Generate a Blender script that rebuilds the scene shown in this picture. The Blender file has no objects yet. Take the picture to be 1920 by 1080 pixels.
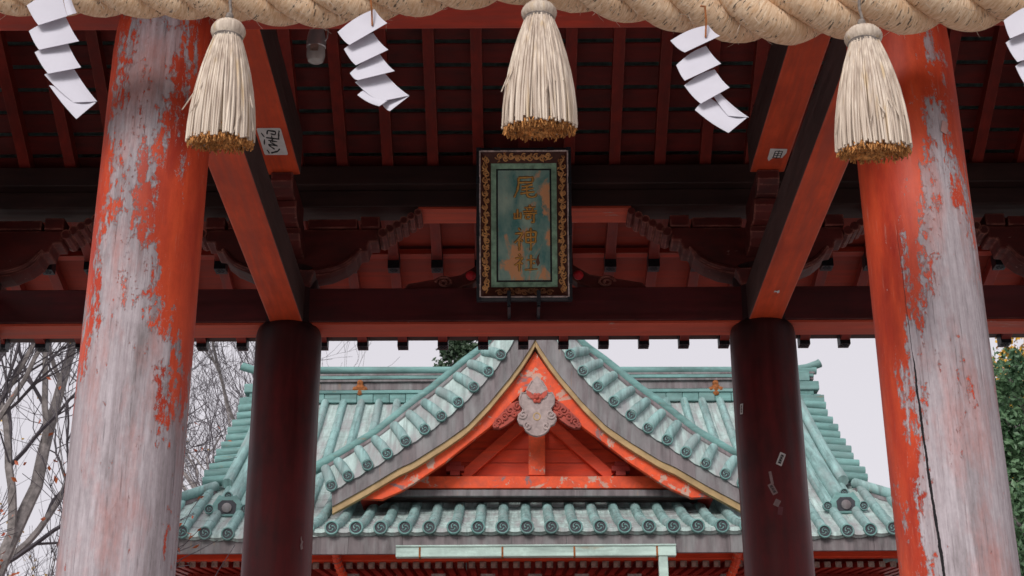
import bpy, math, random
from math import sin, cos, tan, pi, radians, sqrt, atan2
from mathutils import Vector, Matrix
rnd = random.Random(7)
sc = bpy.context.scene
COL = sc.collection

# ------------------------------------------------------------------ camera
EYE = 1.6
F_PX = 2908.4
PITCH = radians(22.861)
ROLL = radians(0.295)
cd = bpy.data.cameras.new('camera')
cam = bpy.data.objects.new('camera', cd); COL.objects.link(cam)
cd.sensor_width = 36.0
cd.lens = F_PX / 1920 * 36
cd.clip_start = 0.1; cd.clip_end = 3000
fwd = Vector((0, cos(PITCH), sin(PITCH))); up0 = Vector((0, -sin(PITCH), cos(PITCH))); rt0 = Vector((1, 0, 0))
rt = rt0 * cos(ROLL) - up0 * sin(ROLL)
up = rt0 * sin(ROLL) + up0 * cos(ROLL)
cam.matrix_world = Matrix(((rt.x, up.x, -fwd.x, 0), (rt.y, up.y, -fwd.y, 0), (rt.z, up.z, -fwd.z, EYE), (0, 0, 0, 1)))
cd.dof.use_dof = True
cd.dof.focus_distance = 9.5
cd.dof.aperture_fstop = 9.0
sc.camera = cam

# ------------------------------------------------------------------ sky, sun, exposure
SUN_EL, SUN_AZ = radians(33), radians(202)      # azimuth from +Y, clockwise: behind the viewer, a little left
w = bpy.data.worlds.new('World'); sc.world = w; w.use_nodes = True
nt = w.node_tree; nt.nodes.clear()
o = nt.nodes.new('ShaderNodeOutputWorld'); bg = nt.nodes.new('ShaderNodeBackground')
sky = nt.nodes.new('ShaderNodeTexSky'); sky.sky_type = 'NISHITA'; sky.sun_disc = False
sky.sun_elevation = SUN_EL; sky.sun_rotation = SUN_AZ
sky.air_density = 1.0; sky.dust_density = 4.0; sky.ozone_density = 1.0
hs = nt.nodes.new('ShaderNodeHueSaturation'); hs.inputs['Saturation'].default_value = 0.10
mx = nt.nodes.new('ShaderNodeMix'); mx.data_type = 'RGBA'; mx.inputs[0].default_value = 0.72
mx.inputs[7].default_value = (6.6, 6.3, 6.85, 1)                 # even cloud layer
nt.links.new(sky.outputs[0], hs.inputs['Color']); nt.links.new(hs.outputs[0], mx.inputs[6])
nt.links.new(mx.outputs[2], bg.inputs[0]); bg.inputs[1].default_value = 0.095
nt.links.new(bg.outputs[0], o.inputs[0])
sd = bpy.data.lights.new('sun', 'SUN'); sd.energy = 1.5; sd.angle = radians(20); sd.color = (1, 0.95, 0.9)
sun = bpy.data.objects.new('sun', sd); COL.objects.link(sun)
sdir = Vector((sin(SUN_AZ) * cos(SUN_EL), cos(SUN_AZ) * cos(SUN_EL), sin(SUN_EL)))
sun.rotation_euler = sdir.to_track_quat('Z', 'Y').to_euler()
sun.location = sdir * 50
vs = sc.view_settings
vs.view_transform = 'Standard'; vs.look = 'None'; vs.gamma = 1; vs.use_curve_mapping = False
vs.exposure = 0.45
sc.cycles.max_bounces = 8; sc.cycles.diffuse_bounces = 5

# ------------------------------------------------------------------ survey helper: where a measured sight line meets a plane at distance Y
def at(px, py, Y):
    u, v = (px - 960) / F_PX, (540 - py) / F_PX
    c, s = cos(-ROLL), sin(-ROLL)
    u, v = c * u - s * v, s * u + c * v
    r = (u, cos(PITCH) - v * sin(PITCH), sin(PITCH) + v * cos(PITCH))
    k = Y / r[1]
    return Vector((r[0] * k, Y, r[2] * k + EYE))

# ------------------------------------------------------------------ node helpers
class NT:
    def __init__(s, name):
        s.m = bpy.data.materials.new(name); s.m.use_nodes = True
        s.t = s.m.node_tree; s.b = s.t.nodes['Principled BSDF']
    def put(s, inp, v):
        if v is None: return
        if hasattr(v, 'is_output'): s.t.links.new(v, inp)
        else:
            if isinstance(v, tuple) and len(v) == 3 and inp.type == 'RGBA': v = v + (1,)
            inp.default_value = v
    def n(s, typ, props=None, **ins):
        x = s.t.nodes.new('ShaderNode' + typ)
        for k, v in (props or {}).items(): setattr(x, k, v)
        for k, v in ins.items(): s.put(x.inputs[k.replace('_', ' ')] if not k.startswith('i') or not k[1:].isdigit() else x.inputs[int(k[1:])], v)
        return x
    def math(s, op, a, b=0.0, c=None, clamp=False):
        x = s.t.nodes.new('ShaderNodeMath'); x.operation = op; x.use_clamp = clamp
        s.put(x.inputs[0], a); s.put(x.inputs[1], b)
        if c is not None: s.put(x.inputs[2], c)
        return x.outputs[0]
    def coord(s, kind='Object'): return s.n('TexCoord').outputs[kind]
    def map(s, v, scale=(1, 1, 1), loc=(0, 0, 0), rot=(0, 0, 0)):
        return s.n('Mapping', Vector=v, Scale=scale, Location=loc, Rotation=rot).outputs[0]
    def noise(s, v, scale=5, detail=4, rough=0.55, dist=0.0):
        return s.n('TexNoise', Vector=v, Scale=scale, Detail=detail, Roughness=rough, Distortion=dist).outputs[0]
    def ramp(s, f, *stops):
        x = s.t.nodes.new('ShaderNodeValToRGB'); s.put(x.inputs[0], f)
        e = x.color_ramp.elements
        while len(e) < len(stops): e.new(0.5)
        for q, (p, c) in zip(e, stops):
            q.position = p; q.color = (c, c, c, 1) if not isinstance(c, tuple) else c + (1,)
        return x.outputs[0]
    def mix(s, f, a, b, mode='MIX'):
        x = s.t.nodes.new('ShaderNodeMix'); x.data_type = 'RGBA'; x.blend_type = mode
        s.put(x.inputs[0], f); s.put(x.inputs[6], a); s.put(x.inputs[7], b)
        return x.outputs[2]
    def sep(s, v):
        x = s.n('SeparateXYZ', Vector=v); return x.outputs
    def curve(s, f, pts):                       # piecewise-linear lookup through map-range chain
        out = None
        for (x0, y0), (x1, y1) in zip(pts, pts[1:]):
            r = s.n('MapRange', Value=f); r.clamp = True
            r.inputs[1].default_value = x0; r.inputs[2].default_value = x1
            r.inputs[3].default_value = 0.0; r.inputs[4].default_value = y1 - y0
            out = s.math('ADD', pts[0][1], r.outputs[0]) if out is None else s.math('ADD', out, r.outputs[0])
        return out
    def bump(s, h, strength=0.3, dist=0.01):
        s.put(s.b.inputs['Normal'], s.n('Bump', Strength=strength, Distance=dist, Height=h).outputs[0])
    def out(s, color=None, rough=None, metal=None, spec=None, **kw):
        if color is not None: s.put(s.b.inputs['Base Color'], color)
        if rough is not None: s.put(s.b.inputs['Roughness'], rough)
        if metal is not None: s.put(s.b.inputs['Metallic'], metal)
        if spec is not None: s.put(s.b.inputs['Specular IOR Level'], spec)
        return s.m

def painted_wood(name, base, dark, grain=(1, 1, 1), wear=None, wear_amt=0.0, rough=0.55, dirt=0.5, varr=0.0, edge=None, low=None, blotch=None, darkened=None):
    n = NT(name); c = n.coord()
    if varr:
        inf = n.n('ObjectInfo').outputs['Random']
        c = n.n('VectorMath', {'operation': 'ADD'}, i0=c, i1=n.n('CombineXYZ', X=n.math('MULTIPLY', inf, 31.0), Y=n.math('MULTIPLY', inf, 17.0), Z=n.math('MULTIPLY', inf, 7.0)).outputs[0]).outputs[0]
    g = n.noise(n.map(c, grain), 6, 6, 0.62, 0.4)
    big = n.noise(c, 1.7, 4, 0.6)
    mid = n.noise(n.map(c, tuple(v * 0.45 + 0.4 for v in grain)), 9, 5, 0.65)
    col = n.mix(n.ramp(g, (0.32, 0.0), (0.68, 1.0)), tuple(v * 0.72 for v in base), tuple(min(v * 1.18, 1) for v in base))
    f = n.math('MULTIPLY', n.ramp(n.math('ADD', n.math('MULTIPLY', big, 0.6), n.math('MULTIPLY', mid, 0.4)), (0.42, 0.0), (0.66, 1.0)), dirt)
    col = n.mix(f, col, dark)
    if varr:
        col = n.mix(n.math('MULTIPLY', n.n('ObjectInfo').outputs['Random'], varr), col, dark)
    h = g
    if wear:
        sm = n.noise(n.map(c, tuple(v * 0.7 + 0.3 for v in grain)), 14, 8, 0.7, 0.3)
        f2 = n.ramp(n.math('ADD', n.math('MULTIPLY', sm, 0.7), n.math('MULTIPLY', n.noise(c, 2.6, 3), 0.42)), (0.70 - wear_amt, 0.0), (0.73 - wear_amt, 1.0))
        if blotch:
            sm2 = n.noise(n.map(c, (1, 1, 1), (0.3, 0.1, 0.7)), 3.2, 9, 0.72, 0.5)
            f2 = n.ramp(sm2, (blotch, 0.0), (blotch + 0.02, 1.0)); f4 = n.ramp(n.noise(n.map(c, (1, 1, 1), (4, 4, 4)), 2.2, 8, 0.72, 0.4), (0.60, 0.0), (0.62, 1.0))
            col = n.mix(n.math('MULTIPLY', f4, .85), col, (0.17, 0.13, 0.135))
        col = n.mix(f2, col, n.mix(g, tuple(v * 0.65 for v in wear), wear))
        h = n.math('SUBTRACT', g, n.math('MULTIPLY', f2, 0.6))
    if low:                                            # rubbed, scratched zone near the reach of hands
        zz = n.sep(c)[2]; st_ = n.noise(n.map(c, (1, 1, 0.10)), 30, 7, 0.72, 0.2)
        f3 = n.math('ADD', n.math('MULTIPLY', st_, 0.8), n.curve(zz, low))
        col = n.mix(n.ramp(f3, (0.60, 0.0), (0.64, 1.0)), col, (0.42, 0.09, 0.035)); col = n.mix(n.ramp(f3, (0.66, 0.0), (0.69, 1.0)), col, (0.58, 0.33, 0.20))
    if darkened:  # darker towards the top, edge broken up by noise
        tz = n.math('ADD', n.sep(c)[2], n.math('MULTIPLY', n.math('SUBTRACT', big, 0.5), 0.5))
        col = n.mix(n.math('MULTIPLY', n.curve(tz, [(darkened[0], 0.0), (darkened[1], 1.0)]), 0.85), col, (0.010, 0.006, 0.007))
    if edge:                                           # paint rubbed off along the arrises
        bv = n.n('Bevel', Radius=edge[0]).outputs[0]; gn = n.n('NewGeometry').outputs['Normal']
        dt = n.n('VectorMath', {'operation': 'DOT_PRODUCT'}, i0=bv, i1=gn).outputs['Value']
        e_ = n.math('MULTIPLY', n.math('SUBTRACT', 1.0, dt), 5.0, clamp=True)
        br_ = n.noise(n.map(c, tuple(v * 0.4 + 0.3 for v in grain)), 16, 6, 0.7)
        e_ = n.math('MULTIPLY', e_, n.ramp(br_, (0.42, 0.0), (0.56, 1.0)), clamp=True)
        col = n.mix(n.math('MULTIPLY', e_, edge[1]), col, edge[2])
    n.bump(h, 0.35, 0.004)
    return n.out(col, n.ramp(g, (0.3, rough - 0.1), (0.7, rough + 0.15)), spec=0.35)

def peeling_column(name, zb, sl, sr, seed, extra_red, crack=None, capv=[(2.9, 0.5), (5.6, 0.2)]):
    """vermilion paint flaking off weathered wood; object origin at the column foot, z up.
    sl, sr: left and right limits of the flaked zone as (height, sine of the angle from the front)."""
    n = NT(name); c = n.coord(); x, y, z = n.sep(c)
    s = n.math('MULTIPLY', x, 4.0)
    cs = n.map(c, (1, 1, 0.16), (seed, seed * 2, 0)); cm = n.map(c, (1, 1, 0.42), (seed * 3, 0, 0))
    streak = n.noise(cs, 22, 8, 0.68, 0.2)
    blot = n.noise(cm, 8.0, 12, 0.80, 0.35)
    large = n.noise(n.map(c, (1, 1, 0.5), (0, seed, 0)), 2.4, 3, 0.5)
    L = n.curve(z, sl); R = n.curve(z, sr)
    wband = n.math('MINIMUM', n.math('SUBTRACT', s, L), n.math('SUBTRACT', R, s))
    wband = n.math('MINIMUM', n.math('MULTIPLY', wband, 0.8), n.curve(z, capv))
    back = n.math('GREATER_THAN', y, 0.05)
    nz = n.math('ADD', n.math('MULTIPLY', n.math('SUBTRACT', blot, 0.5), 1.9), n.math('MULTIPLY', n.math('SUBTRACT', streak, 0.5), 1.25))
    spk = n.noise(n.map(c, (1, 1, 0.6), (seed, 7, 0)), 34, 6, 0.75, 0.3)
    nz = n.math('ADD', nz, n.math('MULTIPLY', n.math('SUBTRACT', spk, 0.5), 1.35))
    val = n.math('ADD', wband, nz)
    val = n.math('SUBTRACT', val, n.math('MULTIPLY', n.ramp(large, (0.5, 0.0), (0.62, 1.0)), n.curve(z, extra_red)))
    peel = n.ramp(n.math('ADD', val, 0.5), (0.49, 0.0), (0.51, 1.0))
    # bare wood: lilac grey, vertical grain, water stains, rubbed-in pigment
    grain = n.noise(n.map(c, (1, 1, 0.05), (seed, 0, 3)), 42, 7, 0.7)
    stain = n.noise(n.map(c, (1, 1, 0.22), (9, seed, 0)), 6, 6, 0.65)
    wood = n.mix(n.ramp(grain, (0.3, 0.0), (0.7, 1.0)), (0.30, 0.25, 0.268), (0.53, 0.478, 0.515))
    wood = n.mix(n.math('MULTIPLY', n.ramp(stain, (0.53, 0.0), (0.70, 1.0)), 0.7), wood, (0.12, 0.10, 0.10))
    gst = n.noise(n.map(c, (1, 1, 0.03), (seed, 5, 0)), 16, 4, 0.6)
    wood = n.mix(n.math('MULTIPLY', n.ramp(gst, (0.52, 0.0), (0.66, 1.0)), 0.45), wood, (0.20, 0.17, 0.18))
    pink = n.noise(n.map(c, (1, 1, 0.3), (4, 4, seed)), 5, 6, 0.7)
    wood = n.mix(n.math('MULTIPLY', n.ramp(pink, (0.47, 0.0), (0.66, 1.0)), 0.55), wood, (0.46, 0.17, 0.14))
    hair = n.noise(n.map(c, (1, 1, 0.035), (seed, 1, 6)), 110, 5, 0.7)
    wood = n.mix(n.math('MULTIPLY', n.ramp(hair, (0.57, 0.0), (0.66, 1.0)), 0.55), wood, (0.11, 0.09, 0.095))
    fine = n.noise(n.map(c, (1, 1, 0.5)), 46, 6, 0.75)
    wood = n.mix(0.75, wood, n.mix(fine, (0.55, 0.55, 0.55), (1.4, 1.4, 1.4)), 'MULTIPLY')
    red = n.mix(n.ramp(n.noise(n.map(c, (1, 1, 0.2), (seed, 8, 0)), 9, 6, 0.65), (0.3, 0.0), (0.7, 1.0)), (0.42, 0.034, 0.015), (0.68, 0.088, 0.028))
    red = n.mix(0.6, red, n.mix(fine, (0.62, 0.62, 0.62), (1.35, 1.35, 1.35)), 'MULTIPLY')
    red = n.mix(n.math('MULTIPLY', n.ramp(n.noise(n.map(c, (1, 1, 0.3), (2, seed, 9)), 4, 5, 0.6), (0.52, 0.0), (0.7, 1.0)), 0.7), red, (0.22, 0.014, 0.012))
    red = n.mix(n.math('MULTIPLY', n.ramp(n.noise(n.map(c, (1, 1, 0.07), (seed, 3, 3)), 55, 6, 0.75), (0.60, 0.0), (0.68, 1.0)), 0.5), red, (0.52, 0.24, 0.19))
    prim = n.ramp(n.math('ADD', val, 0.5), (0.455, 0.0), (0.475, 1.0), (0.50, 1.0), (0.53, 0.0))
    col = n.mix(peel, red, wood)
    col = n.mix(n.math('MULTIPLY', prim, 0.55), col, (0.56, 0.46, 0.46))
    lipd = n.ramp(n.math('ADD', val, 0.5), (0.505, 0.0), (0.515, 1.0), (0.53, 1.0), (0.56, 0.0))  # shadow under the flake edges, painted as a dark line on the wood
    col = n.mix(n.math('MULTIPLY', lipd, 0.5), col, (0.12, 0.07, 0.065))
    # darker towards the rounded top
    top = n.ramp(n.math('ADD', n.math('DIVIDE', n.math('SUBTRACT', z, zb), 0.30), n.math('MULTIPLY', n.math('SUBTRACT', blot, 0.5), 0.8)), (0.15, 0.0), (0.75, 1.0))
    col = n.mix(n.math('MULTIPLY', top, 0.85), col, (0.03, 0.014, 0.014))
    h = n.math('ADD', n.math('MULTIPLY', peel, -0.8), n.math('MULTIPLY', grain, 0.35))
    if crack:
        cx = n.curve(z, crack[0]); wdt = n.curve(z, crack[1])
        wob = n.math('MULTIPLY', n.math('SUBTRACT', n.noise(n.map(c, (0, 0, 1)), 7, 8, 0.65), 0.5), 0.07)
        dd = n.math('ABSOLUTE', n.math('SUBTRACT', n.math('SUBTRACT', s, cx), wob))
        wdt = n.math('MULTIPLY', wdt, n.math('ADD', 0.25, n.math('MULTIPLY', n.noise(n.map(c, (0.3, 0.3, 1), (1, 1, 1)), 11, 6, 0.7), 1.6)))
        ck = n.math('MULTIPLY', n.math('LESS_THAN', dd, wdt), n.math('LESS_THAN', y, 0.0))
        col = n.mix(ck, col, (0.012, 0.01, 0.012)); h = n.math('SUBTRACT', h, n.math('MULTIPLY', ck, 4.0))
    n.bump(h, 0.8, 0.006)
    return n.out(col, n.mix(peel, (0.48,) * 3, (0.85,) * 3), spec=0.3)

def plain(name, col, rough=0.6, metal=0.0, var=0.25, scale=8, spec=0.4, bump=0.2):
    n = NT(name); c = n.coord()
    a = n.noise(c, scale, 5, 0.6)
    k = n.mix(n.ramp(a, (0.3, 0.0), (0.7, 1.0)), tuple(v * (1 - var) for v in col), tuple(min(1, v * (1 + var)) for v in col))
    if bump: n.bump(a, bump, 0.004)
    return n.out(k, rough, metal, spec)

def patina(name, base, alt, streak=(6, 1, 1), brown=0.35):
    n = NT(name); c = n.coord()
    inf = n.n('ObjectInfo').outputs['Random']
    c = n.n('VectorMath', {'operation': 'ADD'}, i0=c, i1=n.n('CombineXYZ', X=n.math('MULTIPLY', inf, 13.0), Y=n.math('MULTIPLY', inf, 5.0), Z=0.0).outputs[0]).outputs[0]
    a = n.noise(n.map(c, streak), 1.5, 7, 0.65)
    b = n.noise(c, 9, 6, 0.7)
    big = n.noise(n.map(c, tuple(0.5 * v + 0.5 for v in streak)), 0.9, 5, 0.65)
    col = n.mix(n.ramp(a, (0.3, 0.0), (0.7, 1.0)), tuple(v * 0.50 for v in base), tuple(min(1, v * 1.35) for v in base))
    drip = n.noise(n.map(c, tuple(v * 2.2 if v == max(streak) else v * .6 for v in streak), (7, 2, 1)), 1.6, 5, 0.6)
    col = n.mix(n.math('MULTIPLY', n.ramp(drip, (0.54, 0.0), (0.66, 1.0)), 0.5), col, tuple(v * 0.38 for v in base))
    col = n.mix(n.math('MULTIPLY', n.ramp(b, (0.5, 0.0), (0.75, 1.0)), 0.35), col, tuple(min(1, v * 1.6) for v in base))
    col = n.mix(n.math('MULTIPLY', n.ramp(big, (0.46, 0.0), (0.64, 1.0)), brown), col, alt)
    rust = n.noise(n.map(c, streak, (3, 3, 3)), 2.6, 5, 0.6)
    col = n.mix(n.math('MULTIPLY', n.ramp(rust, (0.66, 0.0), (0.74, 1.0)), 0.5), col, (0.30, 0.15, 0.05))
    n.bump(b, 0.25, 0.006)
    return n.out(col, n.ramp(b, (0.3, 0.5), (0.7, 0.8)), 0.0, 0.35)

# ------------------------------------------------------------------ mesh helpers
class MB:
    def __init__(s): s.v = []; s.f = []; s.mi = []; s.a = []; s.cur = 0; s.has_a = False
    def vert(s, p, a=(0, 0, 0)): s.v.append(tuple(p)); s.a.append(a); return len(s.v) - 1
    def face(s, ids): s.f.append(tuple(ids)); s.mi.append(s.cur)
    def hexa(s, p):                              # 8 corners: bottom ring 0-3, top ring 4-7
        b = [s.vert(q) for q in p]
        for q in ((3, 2, 1, 0), (4, 5, 6, 7), (0, 1, 5, 4), (1, 2, 6, 5), (2, 3, 7, 6), (3, 0, 4, 7)): s.face([b[i] for i in q])
        return s
    def box(s, x0, x1, y0, y1, z0, z1):
        return s.hexa([(x0, y0, z0), (x1, y0, z0), (x1, y1, z0), (x0, y1, z0), (x0, y0, z1), (x1, y0, z1), (x1, y1, z1), (x0, y1, z1)])
    def bar(s, p, q, wd, ht, up=Vector((0, 0, 1))):   # box along p->q; p,q at the middle of its underside
        p, q = Vector(p), Vector(q); d = (q - p).normalized(); sd_ = d.cross(up).normalized(); u = sd_.cross(d).normalized()
        a = sd_ * wd / 2; h = u * ht
        return s.hexa([p - a, p + a, q + a, q - a, p - a + h, p + a + h, q + a + h, q - a + h])
    def prism(s, poly, fn, d0, d1, cap=True):    # poly 2d; fn(a, b, depth) -> xyz
        n_ = len(poly)
        A = [s.vert(fn(a, b, d0)) for a, b in poly]; B = [s.vert(fn(a, b, d1)) for a, b in poly]
        if cap: s.face(A[::-1]); s.face(B)
        for i in range(n_):
            j = (i + 1) % n_; s.face((A[i], A[j], B[j], B[i]))
        return s
    def tube(s, pts, r, n=8, cap=True, half=None, upv=None, phase=0.0, attr=False):
        pts = [Vector(p) for p in pts]; N = len(pts); rings = []
        if attr: s.has_a = True
        T = [(pts[min(i + 1, N - 1)] - pts[max(i - 1, 0)]).normalized() for i in range(N)]
        ref = upv or (Vector((0, 0, 1)) if abs(T[0].z) < 0.9 else Vector((0, 1, 0)))
        L = 0.0
        side = T[0].cross(ref).normalized()
        for i, p in enumerate(pts):
            if i: L += (p - pts[i - 1]).length
            if upv: side = T[i].cross(upv).normalized()
            else:
                side = (side - T[i] * side.dot(T[i])).normalized()
            u = side.cross(T[i]).normalized()
            ri = r[i] if isinstance(r, (list, tuple)) else r
            ring = []
            for k in range(n if half is None else n + 1):
                an = phase + (2 * pi * k / n if half is None else half[0] + (half[1] - half[0]) * k / n)
                ring.append(s.vert(p + (side * cos(an) + u * sin(an)) * ri, (L, cos(an), sin(an))))
            rings.append(ring)
        for A, B in zip(rings, rings[1:]):
            m = len(A)
            for k in range(m if half is None else m - 1):
                j = (k + 1) % m; s.face((A[k], A[j], B[j], B[k]))
        if cap: s.face(rings[0][::-1]); s.face(rings[-1])
        return s
    def lathe(s, prof, n=24, org=(0, 0, 0), ax=Vector((0, 0, 1)), cap=True):   # prof: (r, h) along ax
        ax = Vector(ax).normalized(); e1 = ax.orthogonal().normalized(); e2 = ax.cross(e1); org = Vector(org); rings = []
        for r, h in prof:
            rings.append([s.vert(org + ax * h + (e1 * cos(2 * pi * k / n) + e2 * sin(2 * pi * k / n)) * r, (h, cos(2 * pi * k / n), sin(2 * pi * k / n))) for k in range(n)])
        for A, B in zip(rings, rings[1:]):
            for k in range(n): j = (k + 1) % n; s.face((A[k], A[j], B[j], B[k]))
        if cap: s.face(rings[0][::-1]); s.face(rings[-1])
        return s
    def sheet(s, rows, thick=None):              # rows of equal length points
        R = [[s.vert(p) for p in row] for row in rows]
        for A, B in zip(R, R[1:]):
            for k in range(len(A) - 1): s.face((A[k], A[k + 1], B[k + 1], B[k]))
        return s
    def data(s, name, mats, smooth=False):
        me = bpy.data.meshes.new(name); me.from_pydata(s.v, [], s.f)
        for m in (mats if isinstance(mats, (list, tuple)) else [mats]): me.materials.append(m)
        if any(s.mi): me.polygons.foreach_set('material_index', s.mi)
        if smooth:
            me.polygons.foreach_set('use_smooth', [True] * len(me.polygons))
            if smooth != 'all': me.set_sharp_from_angle(angle=radians(38))
        if s.has_a:
            at_ = me.attributes.new('tuv', 'FLOAT_VECTOR', 'POINT')
            at_.data.foreach_set('vector', [q for a in s.a for q in a])
        me.update(); return me

def link(name, me, parent=None, loc=(0, 0, 0), bevel=0.0, kind=None, label=None):
    ob = bpy.data.objects.new(name, me); COL.objects.link(ob)
    ob.parent = parent; ob.location = loc
    if bevel:
        b = ob.modifiers.new('bevel', 'BEVEL'); b.width = bevel; b.segments = 2; b.limit_method = 'ANGLE'; b.angle_limit = radians(40)
    if kind: ob['kind'] = kind
    if label: ob['label'] = label
    return ob

class Thing:
    """an Empty at the base of a thing; parts are modelled in world coordinates"""
    def __init__(s, name, label, cat, base, group=None):
        s.e = bpy.data.objects.new(name, None); COL.objects.link(s.e); s.e.empty_display_size = 0.2
        s.e.location = base; s.b = Vector(base); s.e['label'] = label; s.e['category'] = cat
        if group: s.e['group'] = group
    def part(s, name, mb, mat, bevel=0.0, smooth=False, off=(0, 0, 0), sides=False, **k):
        if sides: mb.mi[3] = mb.mi[5] = 1           # the two long upright faces take the second, darker material
        me = mb if isinstance(mb, bpy.types.Mesh) else mb.data(name, mat, smooth)
        return link(name, me, s.e, Vector(off) - s.b, bevel, **k)
def sub(part, name, mb, mat, bevel=0.0, smooth=False, off=(0, 0, 0), **k):
    me = mb if isinstance(mb, bpy.types.Mesh) else mb.data(name, mat, smooth)
    return link(name, me, part, off, bevel, **k)
def single(name, mb, mat, label, cat, group=None, smooth=False, bevel=0.0):
    c = sum((Vector(v) for v in mb.v), Vector()) / len(mb.v)
    mb.v = [tuple(Vector(v) - c) for v in mb.v]
    ob = link(name, mb.data(name, mat, smooth), None, c, bevel)
    ob['label'] = label; ob['category'] = cat
    if group: ob['group'] = group
    return ob
def lerp(a, b, t): return a + (b - a) * t
def interp(x, pts):
    if x <= pts[0][0]: return pts[0][1]
    for (x0, y0), (x1, y1) in zip(pts, pts[1:]):
        if x <= x1: return lerp(y0, y1, (x - x0) / (x1 - x0))
    return pts[-1][1]
def resample(pts, n):
    pts = [Vector(p) for p in pts]; L = [0]
    for a, b in zip(pts, pts[1:]): L.append(L[-1] + (b - a).length)
    out = []
    for i in range(n):
        t = L[-1] * i / (n - 1)
        for k in range(len(pts) - 1):
            if t <= L[k + 1] + 1e-9:
                out.append(pts[k].lerp(pts[k + 1], (t - L[k]) / max(L[k + 1] - L[k], 1e-9))); break
    return out
def spline(pts, n):                              # Catmull-Rom through points, n samples
    P = [Vector(p) for p in pts]; P = [P[0] * 2 - P[1]] + P + [P[-1] * 2 - P[-2]]; m = len(P) - 3; out = []
    for i in range(n):
        t = m * i / (n - 1); k = min(int(t), m - 1); u = t - k
        a, b, c, d = P[k:k + 4]
        out.append(0.5 * (2 * b + (c - a) * u + (2 * a - 5 * b + 4 * c - d) * u * u + (3 * b - a - 3 * c + d) * u ** 3))
    return out

# ------------------------------------------------------------------ materials
RED_LONG_X = painted_wood('red paint along x', (0.46, 0.042, 0.018), (0.18, 0.02, 0.014), (0.15, 3, 3), (0.42, 0.22, 0.19), 0.0, 0.55, 0.75, edge=(0.018, 0.8, (0.46, 0.22, 0.18)))
RED_LONG_Y = painted_wood('red paint along y', (0.64, 0.075, 0.022), (0.28, 0.028, 0.014), (3, 0.2, 3), (0.42, 0.20, 0.16), -0.05, 0.55, 0.6, edge=(0.018, 0.8, (0.46, 0.22, 0.18)))
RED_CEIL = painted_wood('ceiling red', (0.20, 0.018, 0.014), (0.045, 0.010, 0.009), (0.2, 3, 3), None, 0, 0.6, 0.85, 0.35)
EAVE_LIT = painted_wood('daylit eave red', (0.37, 0.036, 0.016), (0.16, 0.02, 0.012), (0.2, 3, 3), None, 0, 0.6, 0.4, 0.3)  # brighter red carries the outside daylight falling on the eave boards
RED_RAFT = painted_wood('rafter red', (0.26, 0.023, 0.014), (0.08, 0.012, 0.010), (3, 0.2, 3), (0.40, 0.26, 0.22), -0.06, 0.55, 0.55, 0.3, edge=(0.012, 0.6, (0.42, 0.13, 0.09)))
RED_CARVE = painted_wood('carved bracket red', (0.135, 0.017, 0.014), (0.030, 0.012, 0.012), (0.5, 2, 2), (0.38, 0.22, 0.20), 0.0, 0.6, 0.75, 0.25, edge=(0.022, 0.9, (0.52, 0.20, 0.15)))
LINT_SHADE = painted_wood('shaded lintel red', (0.095, 0.012, 0.014), (0.030, 0.009, 0.010), (0.15, 3, 3), (0.30, 0.16, 0.14), -0.10, 0.55, 0.8, edge=(0.016, 0.7, (0.36, 0.12, 0.09)))  # shade on the lintel's front face, put into its colour
SIDEWOOD = painted_wood('dark grey-brown side', (0.085, 0.045, 0.042), (0.030, 0.018, 0.018), (3, 0.2, 3), (0.20, 0.13, 0.12), -0.06, 0.6, 0.6)  # darker grey-brown for the upright faces of the beams
BROWN = painted_wood('dark brown timber', (0.050, 0.022, 0.020), (0.016, 0.011, 0.011), (0.15, 3, 3), (0.16, 0.12, 0.11), -0.06, 0.6, 0.7)  # very dark brown for plates, purlins and edge boards
MAROON = painted_wood('dark maroon lacquer', (0.125, 0.010, 0.012), (0.032, 0.006, 0.007), (2, 2, 0.15), (0.55, 0.22, 0.13), -0.10, 0.45, 0.85, low=[(2.2, 0.30), (2.9, 0.16), (3.5, 0.04), (3.9, -0.1)], darkened=(5.15, 5.75))
HALL_RED = painted_wood('hall vermilion', (0.74, 0.066, 0.019), (0.55, 0.045, 0.018), (0.3, 2, 2), (0.50, 0.42, 0.40), -0.06, 0.55, 0.5, 0.12)
HALL_PEEL = painted_wood('hall flaking vermilion', (0.76, 0.090, 0.026), (0.48, 0.042, 0.018), (1.2, 1.2, 1.2), (0.60, 0.36, 0.28), 0.0, 0.6, 0.35, blotch=0.555)
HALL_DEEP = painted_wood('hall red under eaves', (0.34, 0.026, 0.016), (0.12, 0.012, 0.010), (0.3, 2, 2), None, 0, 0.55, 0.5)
TEAL = patina('verdigris copper', (0.235, 0.385, 0.372), (0.27, 0.275, 0.275), (7, 0.9, 0.9), 0.45)
TEALX = patina('verdigris copper trim', (0.150, 0.300, 0.285), (0.17, 0.20, 0.20), (0.8, 2, 3), 0.3)
TEALP = patina('pale verdigris pan', (0.38, 0.48, 0.46), (0.30, 0.272, 0.282), (7, 0.8, 0.8), 0.8)
PALE = patina('pale green gutter', (0.46, 0.60, 0.54), (0.30, 0.38, 0.36), (0.5, 2, 2), 0.4)
LILAC = patina('brown copper sheet', (0.165, 0.137, 0.143), (0.30, 0.32, 0.32), (5, 2, 0.6), 0.45)
CAPDARK = plain('dark cap recess', (0.035, 0.036, 0.045), 0.6)
GOLD = plain('ochre trim', (0.38, 0.25, 0.115), 0.6, 0, 0.25, 5)
IRON = plain('blackened metal', (0.018, 0.022, 0.030), 0.45, 0.4, 0.5, 40)
RUST = plain('rust', (0.26, 0.085, 0.022), 0.85, 0, 0.5, 25)
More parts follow.
